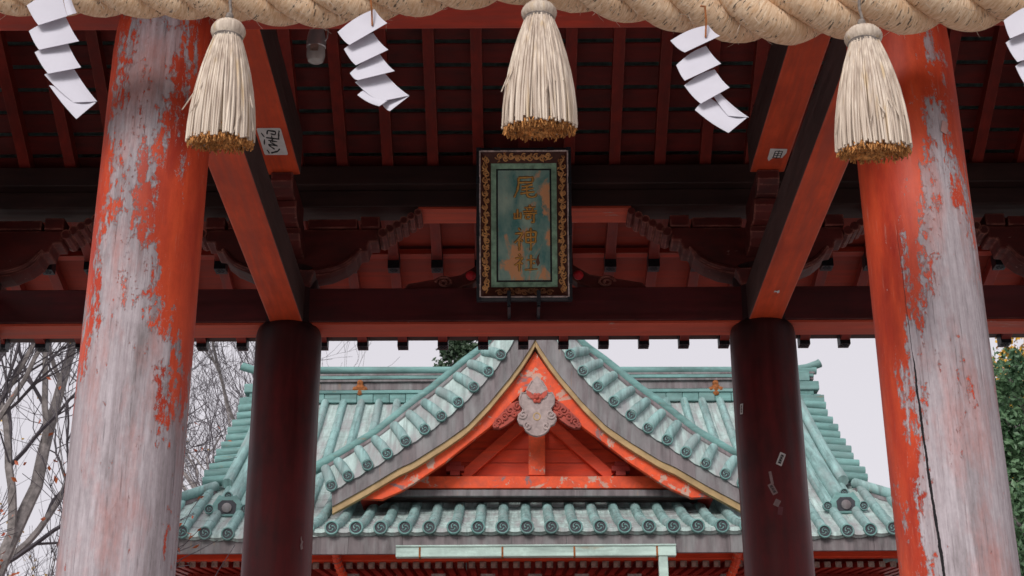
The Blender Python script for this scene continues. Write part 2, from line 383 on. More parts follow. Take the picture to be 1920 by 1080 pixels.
WHITEP = plain('white painted ends', (0.28, 0.20, 0.17), 0.7, 0, 0.8, 14)
STONE = plain('stone', (0.42, 0.405, 0.39), 0.85, 0, 0.25, 3)
GREYWOOD = painted_wood('weathered carved wood', (0.38, 0.30, 0.285), (0.16, 0.11, 0.11), (2, 2, 2), (0.40, 0.10, 0.06), -0.03, 0.75, 0.7)
CARVERED = painted_wood('weathered carved red', (0.42, 0.075, 0.05), (0.14, 0.03, 0.03), (1.5, 1.5, 1.5), (0.42, 0.30, 0.28), 0.01, 0.7, 0.55)

# ------------------------------------------------------------------ ground
n = NT('gravel'); c = n.coord()
v = n.n('TexVoronoi', Vector=c, Scale=38.0)
col = n.mix(n.noise(c, 0.35, 4), (0.44, 0.415, 0.385), (0.55, 0.52, 0.485))
col = n.mix(0.5, col, n.ramp(v.outputs['Color'], (0.0, (0.32, 0.31, 0.295)), (1.0, (0.64, 0.61, 0.575))))
n.bump(v.outputs['Distance'], 0.6, 0.015)
GRAVEL = n.out(col, 0.9)
g = MB(); N = 48; ids = [g.vert((0, 12, 0))]
prev = None
for r in (8, 30, 120, 900):
    ring = [g.vert((r * cos(2 * pi * k / N), 12 + r * sin(2 * pi * k / N), 0)) for k in range(N)]
    for k in range(N):
        j = (k + 1) % N
        g.face((ids[0], ring[k], ring[j]) if prev is None else (prev[k], ring[k], ring[j], prev[j]))
    prev = ring
link('ground', g.data('ground', GRAVEL), kind='structure')
n = NT('paving'); c = n.coord()
br = n.n('TexBrick', Vector=c, Scale=1.0, Color1=(0.46, 0.44, 0.42), Color2=(0.40, 0.385, 0.37), Mortar=(0.16, 0.15, 0.14))
br.inputs['Mortar Size'].default_value = 0.012; br.inputs['Brick Width'].default_value = 0.9; br.inputs['Row Height'].default_value = 0.6
PAVE = n.out(n.mix(0.4, br.outputs[0], n.ramp(n.noise(c, 5, 6, 0.7), (0.3, (0.24, 0.23, 0.22)), (0.7, (0.48, 0.46, 0.44)))), 0.85)
link('path', MB().box(-1.5, 1.7, -30, 19.2, 0.004, 0.03).data('path', PAVE), kind='structure')

# ================================================================== THE GATE
GX, Y1, Y2, SP = 0.102, 6.576, 11.013, 3.6
YM = (Y1 + Y2) / 2
ZB = 4.297 + EYE                                    # underside of the tie beams
gate = Thing('shrine_gate', 'weathered vermilion timber gate with peeling pillars, seen from below in front', 'gate', (GX, YM, 0))
XS = [-4.25, -1.8, 1.8, 4.25]
ZC = 4.03 + EYE
prof = [(0.262, 0.0), (0.262, 0.12), (0.250, 0.14), (0.248, ZC - 0.25)]
for k in range(9):
    a = k / 8 * pi / 2
    prof.append((0.17 + 0.078 * cos(a), ZC - 0.20 + 0.42 * sin(a)))
prof.append((0.165, ZB + 0.36))
dense = [prof[0], prof[1], prof[2]]
for i in range(1, 26): dense.append((0.249, 0.14 + (ZC - 0.25 - 0.14) * i / 26))
dense += prof[3:]
colmesh_src = MB().lathe(dense, 40)
rear_prof = dense[:3] + [(0.249, 0.14 + (ZB - 0.37 - 0.14) * i / 12) for i in range(1, 13)] + [(0.205 + 0.043 * cos(k / 5 * pi / 2), ZB - 0.20 + 0.10 * sin(k / 5 * pi / 2)) for k in range(6)] + [(0.20, ZB + 0.36)]
rearmesh_src = MB().lathe(rear_prof, 40)
PEEL_L = peeling_column('left pillar paint', ZC - 0.06,
    [(2.9, -1.35), (3.87, -1.25), (4.37, -0.98), (4.7, -0.80), (5.05, -0.72), (5.6, -0.45)],
    [(2.9, 1.3), (3.70, 1.10), (3.9, 0.80), (4.02, 0.50), (4.37, 0.52), (4.9, 0.46), (5.25, 0.54), (5.6, 0.46)], 1.7,
    [(2.9, 0.2), (3.6, 0.5), (4.2, 0.55), (4.6, 0.25), (5.4, 0.05)], capv=[(2.9, 0.46), (3.7, 0.36), (4.1, 0.20), (4.6, 0.22), (5.0, 0.30), (5.6, 0.18)])
PEEL_R = peeling_column('right pillar paint', ZC - 0.06,
    [(2.9, -0.80), (3.9, -0.74), (4.4, -0.55), (4.6, -0.22), (4.85, 0.18), (5.4, 0.18), (5.6, 0.1)],
    [(2.9, 1.3), (4.1, 1.12), (4.4, 1.0), (4.6, 0.75), (4.85, 0.42), (5.2, 0.36), (5.6, 0.35)], 5.3,
    [(2.9, 0.15), (4.2, 0.3), (4.6, 0.45), (5.0, 0.5), (5.6, 0.4)], capv=[(2.9, 0.42), (4.0, 0.36), (4.4, 0.24), (4.8, 0.14), (5.6, 0.10)],
    crack=([(2.9, -0.50), (3.3, -0.56), (3.9, -0.60), (4.4, -0.62)], [(2.9, 0.022), (3.3, 0.019), (3.75, 0.015), (3.85, 0.004), (4.3, 0.003), (4.5, 0.0)]))
for x in XS:
    for y in (Y1, Y2):
        inner = abs(x) < 2
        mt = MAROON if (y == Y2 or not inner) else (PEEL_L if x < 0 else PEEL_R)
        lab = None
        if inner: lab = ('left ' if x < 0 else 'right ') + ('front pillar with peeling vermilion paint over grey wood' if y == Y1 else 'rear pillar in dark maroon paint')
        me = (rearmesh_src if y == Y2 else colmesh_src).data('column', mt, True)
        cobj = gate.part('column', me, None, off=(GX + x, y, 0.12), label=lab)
        cobj['label'] = lab or 'outer pillar in dark maroon paint'
        sub(cobj, 'column_base', MB().lathe([(0.42, -0.12), (0.42, -0.02), (0.36, 0.0), (0.27, 0.0)], 24), STONE, smooth=True)
# stone plinth under the gate
gate.part('plinth', MB().box(GX - 5.4, GX + 5.4, Y1 - 1.2, Y2 + 1.2, -0.3, 0.0), STONE)

XE = 5.9
# lintels and tie beams
gate.part('front_lintel', MB().box(GX - 5.1, GX + 5.1, Y1 - 0.20, Y1 + 0.214, ZB + 0.002, ZB + 0.33), RED_LONG_X, 0.012)
gate.part('rear_lintel', MB().box(GX - 5.1, GX + 5.1, Y2 - 0.125, Y2 + 0.135, ZB + 0.022, ZB + 0.30), LINT_SHADE, 0.010)
LINT_LIT = painted_wood('bounce-lit underside red', (0.56, 0.080, 0.040), (0.36, 0.042, 0.024), (0.15, 3, 3), (0.50, 0.30, 0.26), 0.0, 0.55, 0.5)  # bright red standing in for ground bounce on the undersides
gate.part('lintel_lit_strip', MB().box(GX - 5.1, GX + 5.1, Y2 - 0.127, Y2 + 0.137, ZB, ZB + 0.020), LINT_LIT, 0.003)  # lit underside of the lintel, a separate strip in brighter red
for x in XS:
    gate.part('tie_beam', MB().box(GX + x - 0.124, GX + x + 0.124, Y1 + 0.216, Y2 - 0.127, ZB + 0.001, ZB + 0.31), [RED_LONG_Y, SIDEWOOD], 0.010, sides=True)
    gate.part('tie_beam_nose', MB().prism([(Y2 + 0.137, ZB + 0.01), (Y2 + 0.42, ZB + 0.05), (Y2 + 0.50, ZB + 0.14), (Y2 + 0.42, ZB + 0.28), (Y2 + 0.137, ZB + 0.29)], lambda a, b, d: (GX + x + d, a, b), -0.09, 0.09), RED_LONG_Y, 0.008)
# upper cross beams carrying the roof
ZU = 5.27 + EYE
for x in XS:
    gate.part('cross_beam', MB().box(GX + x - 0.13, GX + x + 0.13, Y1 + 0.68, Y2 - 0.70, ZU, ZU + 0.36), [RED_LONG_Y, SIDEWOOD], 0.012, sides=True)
# eave plates (front and rear), two timbers each
for yy, sg in ((Y2, 1), (Y1, -1)):
    gate.part('eave_plate', MB().box(GX - XE, GX + XE, yy - 0.12, yy + 0.14, 5.285 + EYE, 5.43 + EYE), BROWN, 0.01)
    for xa, xb in ((-XE, -5.25), (-3.28, -2.78), (-.83, .83), (2.78, 3.28), (5.25, XE)): gate.part('plate_lit_strip', MB().box(GX + xa, GX + xb, yy - 0.122, yy + 0.142, 5.262 + EYE, 5.283 + EYE), LINT_LIT, 0.003)  # plate underside lit by ground bounce, painted as a brighter strip
    gate.part('roof_purlin', MB().box(GX - XE, GX + XE, yy - 0.21 if sg > 0 else yy - 0.12, yy + 0.12 if sg > 0 else yy + 0.21, 5.433 + EYE, 5.60 + EYE), BROWN, 0.01)
gate.part('ridge_purlin', MB().box(GX - XE, GX + XE, YM - 0.13, YM + 0.13, 6.35 + EYE, 6.72 + EYE), BROWN, 0.01)
for x in XS:
    gate.part('king_post', MB().box(GX + x - 0.11, GX + x + 0.11, YM - 0.11, YM + 0.11, ZU + 0.362, 6.348 + EYE), RED_LONG_Y, 0.01)

# brackets over each pillar
def bracket_profile():
    h = [(0.0, 4.70), (0.16, 4.70), (0.30, 4.725), (0.42, 4.78), (0.50, 4.845), (0.525, 4.905), (0.58, 4.91), (0.60, 4.99), (0.665, 4.99), (0.665, 5.10), (0.0, 5.10)]
    return [(-a, b) for a, b in h[::-1]] + h[1:-1]
bp = bracket_profile()
for x in XS:
    for yy in (Y2, Y1):
        if yy == Y1 and abs(x) > 2: continue
        gate.part('bearing_block', MB().hexa([(GX + x - .16, yy - .16, 4.60 + EYE), (GX + x + .16, yy - .16, 4.60 + EYE), (GX + x + .16, yy + .16, 4.60 + EYE), (GX + x - .16, yy + .16, 4.60 + EYE),
                                          (GX + x - .20, yy - .20, 4.72 + EYE), (GX + x + .20, yy - .20, 4.72 + EYE), (GX + x + .20, yy + .20, 4.72 + EYE), (GX + x - .20, yy + .20, 4.72 + EYE)]), RED_CARVE, 0.008)
        arm = gate.part('bracket_arm', MB().prism(bp, lambda a, b, d: (GX + x + a, yy + d, b + EYE), -0.11, 0.11), RED_CARVE, 0.012)
        for sg in (-1, 1):
            # carved lip under the arm's end, scroll groove, small bearing block, serrated carving
            sub(arm, 'carved_lip', MB().tube(spline([(GX + x + sg * .10, yy - .115, 4.735 + EYE), (GX + x + sg * .30, yy - .115, 4.755 + EYE), (GX + x + sg * .44, yy - .115, 4.82 + EYE), (GX + x + sg * .53, yy - .115, 4.93 + EYE)], 10), [.010, .02, .025, .027, .028, .028, .027, .024, .02, .012], 8), RED_CARVE, smooth=True)
            sub(arm, 'end_block', MB().box(GX + x + sg * .60 - .075, GX + x + sg * .60 + .075, yy - .128, yy + .128, 5.103 + EYE, 5.20 + EYE), RED_CARVE, 0.008)
            sub(arm, 'top_rail', MB().box(GX + x + sg * .12, GX + x + sg * .50, yy - .122, yy + .122, 5.104 + EYE, 5.18 + EYE), RED_CARVE, 0.006)
            m = MB()
            for k in range(6):
                t = k / 5; cx_, cz_ = GX + x + sg * lerp(.70, .97, t), lerp(5.06, 5.235, t) + EYE
                m.tube([(cx_, yy - 0.13, cz_), (cx_, yy + 0.12, cz_)], 0.040 - 0.002 * k, 8)
            sub(arm, 'serrated_carving', m, RED_CARVE, smooth=True)
        # arm running back to the cross beam, three stepped blocks
        sgn = -1 if yy == Y2 else 1
        for k, (l, z0, z1) in enumerate(((.42, 4.84, 4.97), (.60, 4.974, 5.11), (.76, 5.114, 5.266))):
            m = MB(); a0, a1 = yy + sgn * .118, yy + sgn * l
            m.prism([(a0, z0), (a1 - sgn * .10, z0), (a1 - sgn * .03, z0 + .04), (a1, z0 + .08), (a1, z1), (a0, z1)], lambda a, b, d: (GX + x + d, a, b + EYE), -.105 + .012 * k, .105 - .012 * k)
            gate.part('stepped_corbel', m, RED_CARVE, 0.008)
# frog-leg struts between the brackets, on the rear lintel
def frog(xc, yy, name='frog_leg_strut'):
    h = [(0.05, 5.13), (0.13, 5.08), (0.24, 4.96), (0.36, 4.82), (0.50, 4.73), (0.68, 4.70), (0.90, 4.66), (0.94, 4.605), (0.70, 4.605), (0.52, 4.61), (0.40, 4.66), (0.27, 4.78), (0.16, 4.90), (0.0, 4.98)]
    poly = h + [(-a, b) for a, b in h[::-1][1:]]
    f_ = gate.part(name, MB().prism(poly, lambda a, b, d: (xc + a, yy + d, b + EYE), -0.06, 0.06), RED_CARVE, 0.01)
    for sg in (-1, 1):
        sp_ = [(xc + sg * (.62 + .07 * (1 - k / 22) * cos(k * .55)), yy - .065, 4.665 + EYE + .05 * (1 - k / 22) * sin(k * .55)) for k in range(20)]
        sub(f_, 'scroll', MB().tube(sp_, 0.012, 6), RED_CARVE, smooth=True)
    sub(f_, 'top_block', MB().box(xc - .10, xc + .10, yy - .10, yy + .10, 5.132 + EYE, 5.258 + EYE), RED_CARVE, 0.008)
frog(GX, Y2)
for sg in (-1, 1):
    r_ = MB().lathe([(0.035, 0), (0.04, 0.02), (0.02, 0.05), (0.0, 0.055)], 14, (GX - 0.005 + sg * .41, Y2 - 0.12, 4.69 + EYE), (0, -1, 0))
    gate.part('red_boss', r_, plain('boss red', (0.5, 0.02, 0.03), 0.4), smooth=True)

# ---- rafters: lower (base) rafters and flying rafters, metal-capped tips
SPR, SL = 0.356, 0.58
def zr(y): return 5.62 - SL * (y - 10.85)            # underside of base rafters, above the eye, rear slope
YE_B, YE_F = 11.74, 12.93
def mirror(y, rear): return y if rear else 2 * YM - y
def fly_z(y): return 4.872 + (YE_F - y) * 0.235
def rafter_mesh(rear):
    m = MB(); ys = [YM + 0.02, YE_B]
    P = [(0, mirror(y, rear), zr(y) + EYE) for y in ys]
    return m.bar(P[0], P[1], 0.085, 0.105).data('rafter', RED_RAFT)
def fly_mesh(rear):
    P = [(0, mirror(y, rear), fly_z(y) + EYE) for y in (11.0, YE_F)]
    return MB().bar(P[0], P[1], 0.08, 0.085).data('flying_rafter', RED_RAFT)
def cap_mesh(y, z, rear, w_, h_, ln):
    m = MB(); s_ = 1 if rear else -1; yy = mirror(y, rear)
    m.box(-w_ / 2, w_ / 2, min(yy - s_ * ln, yy + s_ * .012), max(yy - s_ * ln, yy + s_ * .012), z + EYE - 0.012, z + EYE + h_)
    zu = z + EYE - 0.0125
    ym = yy - s_ * ln / 2
    for a in range(6):                              # pierced scroll pattern raised on the underside
        q = 2 * pi * a / 6
        m.lathe([(0.010, 0), (0.010, 0.004), (0.005, 0.006)], 6, (0.026 * cos(q), ym + 0.026 * sin(q), zu), (0, 0, -1))
    m.lathe([(0.008, 0), (0.008, 0.006)], 6, (0, ym, zu), (0, 0, -1))
    return m.data('rafter_cap', IRON)
raft_r, raft_f = rafter_mesh(True), rafter_mesh(False)
fly_r, fly_f = fly_mesh(True), fly_mesh(False)
cap_b = cap_mesh(YE_B, zr(YE_B), True, 0.095, 0.13, 0.10); cap_f = cap_mesh(YE_F, fly_z(YE_F), True, 0.092, 0.10, 0.10)
X0R = at(981, 641, YE_F).x
KR = range(-16, 17)
for k in KR:
    x = X0R + k * SPR
    if abs(x - GX) > XE - 0.05: continue
    a = gate.part('rafter', raft_r, None, off=(x, 0, 0)); sub(a, 'rafter_cap', cap_b, None)
    a = gate.part('flying_rafter', fly_r, None, off=(x, 0, 0)); sub(a, 'rafter_cap', cap_f, None)
    gate.part('rafter', raft_f, None, off=(x, 0, 0)); gate.part('flying_rafter', fly_f, None, off=(x, 0, 0))
# boards over the rafters, lapped like clapboards
for rear in (True, False):
    y = YM + 0.03; k = 0
    while y < YE_B - 0.02:
        y1 = min(y + 0.172, YE_B - 0.02)
        z0, z1 = zr(y) + 0.121, zr(y1) + 0.121
        m = MB(); ya, yb = y + 0.002, y1 - 0.036        # open joint between neighbouring boards
        zb0, zb1 = zr(ya) + 0.124, zr(yb) + 0.121; th_ = 0.010
        A_, B_ = mirror(ya, rear), mirror(yb, rear)
        m.hexa([(GX - XE, A_, zb0 + EYE), (GX + XE, A_, zb0 + EYE), (GX + XE, B_, zb1 + EYE), (GX - XE, B_, zb1 + EYE),
                (GX - XE, A_, zb0 + EYE + th_), (GX + XE, A_, zb0 + EYE + th_), (GX + XE, B_, zb1 + EYE + th_), (GX - XE, B_, zb1 + EYE + th_)])
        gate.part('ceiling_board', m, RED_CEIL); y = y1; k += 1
    y = 11.2
    while y < YE_F - 0.1:
        y1 = min(y + 0.19, YE_F - 0.06); z0, z1 = fly_z(y) + 0.10, fly_z(y1) + 0.10
        m = MB(); Y_a, Y_b = mirror(y, rear), mirror(y1 + 0.012, rear)
        m.hexa([(GX - XE, Y_a, z0 + EYE + .014), (GX + XE, Y_a, z0 + EYE + .014), (GX + XE, Y_b, z1 + EYE), (GX - XE, Y_b, z1 + EYE),
                (GX - XE, Y_a, z0 + EYE + .034), (GX + XE, Y_a, z0 + EYE + .034), (GX + XE, Y_b, z1 + EYE + .02), (GX - XE, Y_b, z1 + EYE + .02)])
        gate.part('eave_board', m, EAVE_LIT); y = y1
    s_ = 1 if rear else -1
    ya, yb = sorted((mirror(YE_B - .10, rear), mirror(YE_B - .01, rear)))
    gate.part('eave_batten', MB().box(GX - XE, GX + XE, ya, yb, zr(YE_B) + EYE + 0.108, zr(YE_B) + EYE + 0.16), RED_LONG_X, 0.004)
    ya, yb = sorted((mirror(YE_F - .07, rear), mirror(YE_F + .04, rear)))
    gate.part('eave_edge_board', MB().box(GX - XE, GX + XE, ya, yb, fly_z(YE_F) + EYE + 0.088, fly_z(YE_F) + EYE + 0.19), BROWN, 0.004)
    ya, yb = sorted((mirror(YE_F - .02, rear), mirror(YE_F + .12, rear)))
    gate.part('eave_flashing', MB().box(GX - XE, GX + XE, ya, yb, fly_z(YE_F) + EYE + 0.193, fly_z(YE_F) + EYE + 0.235), TEALX, 0.004)
    # roof covering
    rows = []
    for y in (YM, YM + .8, YM + 1.6, YM + 2.4, YM + 3.2, YE_F + .16):
        t = (y - YM) / (YE_F + .16 - YM); z = lerp(7.75, 5.12, t) - 0.28 * sin(pi * t) * 0.6
        rows.append([(GX - XE - .3, mirror(y, rear), z + EYE), (GX + XE + .3, mirror(y, rear), z + EYE)])
    low = [[(a[0], a[1], a[2] - .08) for a in r] for r in rows]
    m = MB().sheet(rows).sheet(low)
    for R0, R1 in ((rows[-1], low[-1]),): m.sheet([R0, R1])
    for e in (0, 1): m.sheet([[r[e] for r in rows], [r[e] for r in low]])
    gate.part('roof', m, TEAL)
gate.part('roof_ridge', MB().box(GX - XE - .3, GX + XE + .3, YM - .22, YM + .22, 7.62 + EYE, 8.15 + EYE), TEALX, 0.04)
for sg in (-1, 1):
    gate.part('gable_end', MB().prism([(YM - 3.2, 5.75), (YM + 3.2, 5.75), (YM + 2.2, 6.1), (YM, 7.4), (YM - 2.2, 6.1)], lambda a, b, d: (GX + sg * (XE - .25) + d, a, b + EYE), -.04, .04), RED_LONG_Y)

# ================================================================== PLAQUE
pb, pt = at(984, 566, 10.70), at(981, 281, 10.40)
PW, PH = 0.712, (pt - pb).length
pc = (pb + pt) / 2
pu = (pt - pb).normalized(); pr_ = Vector((1, 0, 0)); pn = pr_.cross(pu).normalized()   # pn faces the viewer (-Y)
if pn.y > 0: pn = -pn
pu = (pu - pr_ * pu.dot(pr_)).normalized(); pn = pr_.cross(pu); pn = pn if pn.y < 0 else -pn
def PL(u, v, d=0.0): return pc + pr_ * u + pu * v + pn * d
plaque = Thing('name_plaque', 'tall green name plaque with gold characters in a carved scrollwork frame', 'plaque', PL(0, -PH / 2))
SILVER = plain('worn silver edge', (0.62, 0.50, 0.48), 0.5, 0.0, 0.6, 30)
n = NT('plaque frame dark'); FRAMED = plain('frame black lacquer', (0.016, 0.018, 0.024), 0.35, 0, 0.4, 20)
FRAMEB = plain('frame carved ground', (0.085, 0.024, 0.016), 0.5, 0, 0.4, 20)
SCROLL = plain('scroll gilt', (0.92, 0.36, 0.14), 0.5, 0.0, 0.55, 22)
GLYPH = plain('character gilt', (0.92, 0.42, 0.11), 0.5, 0.0, 0.4, 40)
def ring_frame(m, o0, o1, d0, d1):        # rectangular picture-frame ring, outer half sizes o0, inner o1, depths
    (a, b), (c_, d_) = o0, o1
    O = [PL(-a, -b, d0), PL(a, -b, d0), PL(a, b, d0), PL(-a, b, d0)]; I = [PL(-c_, -d_, d1), PL(c_, -d_, d1), PL(c_, d_, d1), PL(-c_, d_, d1)]
    B = [PL(-a, -b, -.02), PL(a, -b, -.02), PL(a, b, -.02), PL(-a, b, -.02)]; J = [PL(-c_, -d_, -.02), PL(c_, -d_, -.02), PL(c_, d_, -.02), PL(-c_, d_, -.02)]
    for i in range(4):
        j = (i + 1) % 4
        m.hexa([B[i], B[j], J[j], J[i], O[i], O[j], I[j], I[i]])
    return m
hw, hh = PW / 2, PH / 2
plaque.part('outer_frame', ring_frame(MB(), (hw, hh), (hw - .022, hh - .022), .075, .08), FRAMED, 0.004)
plaque.part('frame_edge', ring_frame(MB(), (hw - .0225, hh - .0225), (hw - .032, hh - .032), .086, .084), SILVER)
fb = plaque.part('inner_frame', ring_frame(MB(), (hw - .0325, hh - .0325), (hw - .108, hh - .108), .076, .022), FRAMEB)
for u, v, ln, ang in ((-hw + .012, .33, .05, 1), (hw - .012, .33, .05, 1), (-.2, hh - .012, .05, 0), (.2, hh - .012, .05, 0), (-hw + .012, -.02, .15, 1), (hw - .012, -.02, .15, 1), (-hw + .012, -.42, .07, 1), (hw - .012, -.42, .07, 1), (-hw + .02, hh - .012, .035, 0), (hw - .02, hh - .012, .035, 0), (-hw + .02, -hh + .012, .035, 0), (hw - .02, -hh + .012, .035, 0)):
    a, b = (.013, ln / 2) if ang else (ln / 2, .013)
    plaque.part('metal_fitting', MB().hexa([PL(u - a, v - b, .076), PL(u + a, v - b, .076), PL(u + a, v + b, .076), PL(u - a, v + b, .076), PL(u - a, v - b, .09), PL(u + a, v - b, .09), PL(u + a, v + b, .09), PL(u - a, v + b, .09)]), IRON, 0.002)
# scrollwork: arabesque of spirals and leaves along each side of the sloping frame
def scroll_side(p0, p1, inward, seed):
    r = random.Random(seed); m = MB(); p0, p1 = Vector(p0), Vector(p1); d = (p1 - p0); L = d.length; d.normalize(); iw = Vector(inward)
    def q(t, s):
        w_ = p0 + d * t + iw * s
        dep = lerp(.082, .034, (s + .034) / .068)
        return PL(w_.x, w_.y, dep)
    nn = int(L / 0.052)
    stem = [q(.02 + (L - .04) * i / 40, .013 * sin(i / 40 * nn * pi)) for i in range(41)]
    m.tube(stem, .0055, 5)
    for k in range(nn):
        t0 = .03 + (L - .06) * (k + .5) / nn; sg = 1 if k % 2 else -1; ph = r.random()
        pts = []
        for i in range(13):
            a = i / 12 * 2 * pi * 1.15 + ph; rr = .020 * (1 - i / 15)
            pts.append(q(t0 + rr * cos(a) * 1.0, sg * .007 + rr * sin(a) * sg))
        m.tube(pts, [.0045 + .0025 * (i / 12) for i in range(13)], 5)
        for j in range(3):
            a = r.random() * 6.28; ln = .016 + .014 * r.random(); t1 = t0 + (r.random() - .5) * .04; s1 = (r.random() - .5) * .036
            m.tube([q(t1, s1), q(t1 + ln * .5 * cos(a), s1 + ln * .4 * sin(a)), q(t1 + ln * cos(a + .5), max(-.033, min(.033, s1 + ln * sin(a + .5))))], [.003, .0075, .002], 5)
    return m
hm, vm = hw - .070, hh - .070
sub(fb, 'scroll_carving', scroll_side((-hm, -hh + .04), (-hm, hh - .04), (1, 0), 1), SCROLL, smooth=True)
sub(fb, 'scroll_carving', scroll_side((hm, -hh + .04), (hm, hh - .04), (-1, 0), 2), SCROLL, smooth=True)
sub(fb, 'scroll_carving', scroll_side((-hw + .12, vm), (hw - .12, vm), (0, -1), 3), SCROLL, smooth=True)
sub(fb, 'scroll_carving', scroll_side((-hw + .12, -vm), (hw - .12, -vm), (0, 1), 4), plain('scroll dull', (0.26, 0.11, 0.05), 0.6, 0, 0.5, 20), smooth=True)
# board: flaking green over orange primer
n = NT('plaque board'); c = n.coord()
px_, py_, pz_ = n.sep(c)
b1 = n.noise(n.map(c, (1, 1, 0.55)), 5.2, 7, 0.62, 0.5); b2 = n.noise(n.map(c, (1, 1, .5), (3, 1, 2)), 3.3, 5, 0.6, 0.3); b3 = n.noise(c, 22, 5, 0.7)
col = n.mix(n.ramp(b2, (0.40, 0.0), (0.60, 1.0)), (0.10, 0.30, 0.29), (0.50, 0.66, 0.54))
col = n.mix(n.math('MULTIPLY', n.ramp(n.noise(c, 9, 6, .7), (0.45, 0.0), (0.7, 1.0)), .5), col, (0.36, 0.56, 0.50))
orr = n.math('ADD', b1, n.math('MULTIPLY', b3, 0.10))
orr = n.math('ADD', orr, n.math('MULTIPLY', px_, 0.30))
col = n.mix(n.ramp(orr, (0.60, 0.0), (0.66, 1.0)), col, (0.88, 0.44, 0.22))
col = n.mix(n.ramp(b3, (0.66, 0.0), (0.70, 1.0)), col, (0.60, 0.44, 0.30))
n.bump(b1, 0.3, 0.004)
BOARD = n.out(col, 0.6, spec=0.3)
BORDER = plain('plaque green border', (0.30, 0.50, 0.36), 0.55, 0, 0.5, 14)
iw_, ih_ = hw - .108, hh - .108
def slab(u0, u1, v0, v1, d0, d1): return MB().hexa([PL(u0, v0, d0), PL(u1, v0, d0), PL(u1, v1, d0), PL(u0, v1, d0), PL(u0, v0, d1), PL(u1, v0, d1), PL(u1, v1, d1), PL(u0, v1, d1)])
plaque.part('back_panel', slab(-iw_, iw_, -ih_, ih_, -.03, .002), FRAMED)
plaque.part('green_border', ring_frame(MB(), (iw_ - .001, ih_ - .001), (iw_ - .040, ih_ - .040), .024, .014), BORDER, 0.002)
me = slab(-iw_ + .054, iw_ - .054, -ih_ + .054, ih_ - .054, .003, .016)
bc = PL(0, 0)
me.v = [tuple(Vector(q) - bc) for q in me.v]
board = link('name_board', me.data('name_board', BOARD), plaque.e, bc - plaque.b)
INKB = plain('character outline', (0.10, 0.045, 0.02), 0.7, 0, 0.4, 30)
STROKES = {
 'o': [[(22, 12), (50, 11), (84, 10)], [(81, 10), (80, 32)], [(24, 33), (80, 31)], [(22, 12), (22, 42), (17, 66), (3, 97)],
       [(80, 41), (58, 47), (34, 50)], [(32, 64), (84, 57)], [(28, 80), (88, 72)], [(56, 46), (56, 80), (61, 92), (76, 95), (93, 92), (95, 80)]],
 'saki': [[(17, 24), (17, 70)], [(5, 44), (5, 73), (30, 69)], [(30, 40), (30, 77)], [(66, 2), (69, 13)], [(44, 18), (92, 15)], [(55, 21), (59, 32)], [(82, 20), (75, 32)],
          [(38, 37), (98, 34)], [(40, 49), (98, 46)], [(50, 58), (51, 77)], [(50, 58), (71, 56), (70, 75)], [(51, 75), (70, 73)], [(84, 47), (84, 95), (72, 89)]],
 'kami': [[(20, 3), (29, 14)], [(6, 27), (39, 23)], [(37, 25), (23, 48), (3, 66)], [(23, 46), (23, 98)], [(28, 50), (39, 61)], [(50, 23), (52, 67)], [(50, 22), (92, 19), (89, 66)],
          [(52, 43), (89, 41)], [(52, 64), (89, 62)], [(71, 2), (71, 99)]],
 'yashiro': [[(20, 3), (29, 14)], [(6, 27), (39, 23)], [(37, 25), (23, 48), (3, 66)], [(23, 46), (23, 98)], [(28, 50), (39, 61)], [(52, 37), (92, 33)], [(71, 8), (71, 87)], [(44, 90), (99, 85)], [(80, 50), (87, 59)]]}
def brush(m, pts, width, fn):
    P = resample([(a, b, 0) for a, b in pts], max(6, int(sum((Vector(p) - Vector(q)).length for p, q in zip(pts, pts[1:])) / 6)))
    if len(pts) > 2: P = spline(resample([(a, b, 0) for a, b in pts], len(pts) * 3), 18)
    N_ = len(P); ring = []
    for i, p in enumerate(P):
        t = (P[min(i + 1, N_ - 1)] - P[max(i - 1, 0)]).normalized(); s_ = Vector((-t.y, t.x, 0)); f = i / (N_ - 1)
        wd = width * (0.62 + 0.30 * cos(f * 2 * pi) ** 2 + 0.16 * (1 - f)) * (0.55 if i in (0, N_ - 1) else 1)
        a, b = p + s_ * wd / 2, p - s_ * wd / 2
        ring.append([m.vert(fn(a.x, a.y, 0)), m.vert(fn(p.x, p.y, 1)), m.vert(fn(b.x, b.y, 0))])
    for A, B in zip(ring, ring[1:]):
        m.face((A[0], A[1], B[1], B[0])); m.face((A[1], A[2], B[2], B[1]))
for key, vc, hs_ in (('o', .293, .180), ('saki', .083, .150), ('kami', -.108, .182), ('yashiro', -.285, .140)):
    m = MB(); wd = .182
    for si, st in enumerate(STROKES[key]):
        brush(m, st, 9.5, lambda a, b, e: PL(.012 + (a - 50) / 100 * wd, vc - (b - 50) / 100 * hs_, .0185 + si * .0002 + .008 * e) - bc)
    o_ = MB()
    for st in STROKES[key]: brush(o_, st, 14, lambda a, b, e: PL(.012 + (a - 50) / 100 * wd, vc - (b - 50) / 100 * hs_, .0162 + .002 * e) - bc)
    ch = sub(board, 'gilt_character', m, GLYPH); sub(board, 'character_edge', o_, INKB)
sub(board, 'paint_flake', MB().prism([(.100, -.235), (.118, -.21), (.108, -.25), (.118, -.29), (.10, -.315), (.085, -.28)], lambda a, b, d: PL(a, b, d) - bc, .0165, .019), plain('bare plaque wood', (0.20, 0.085, 0.05), 0.7))
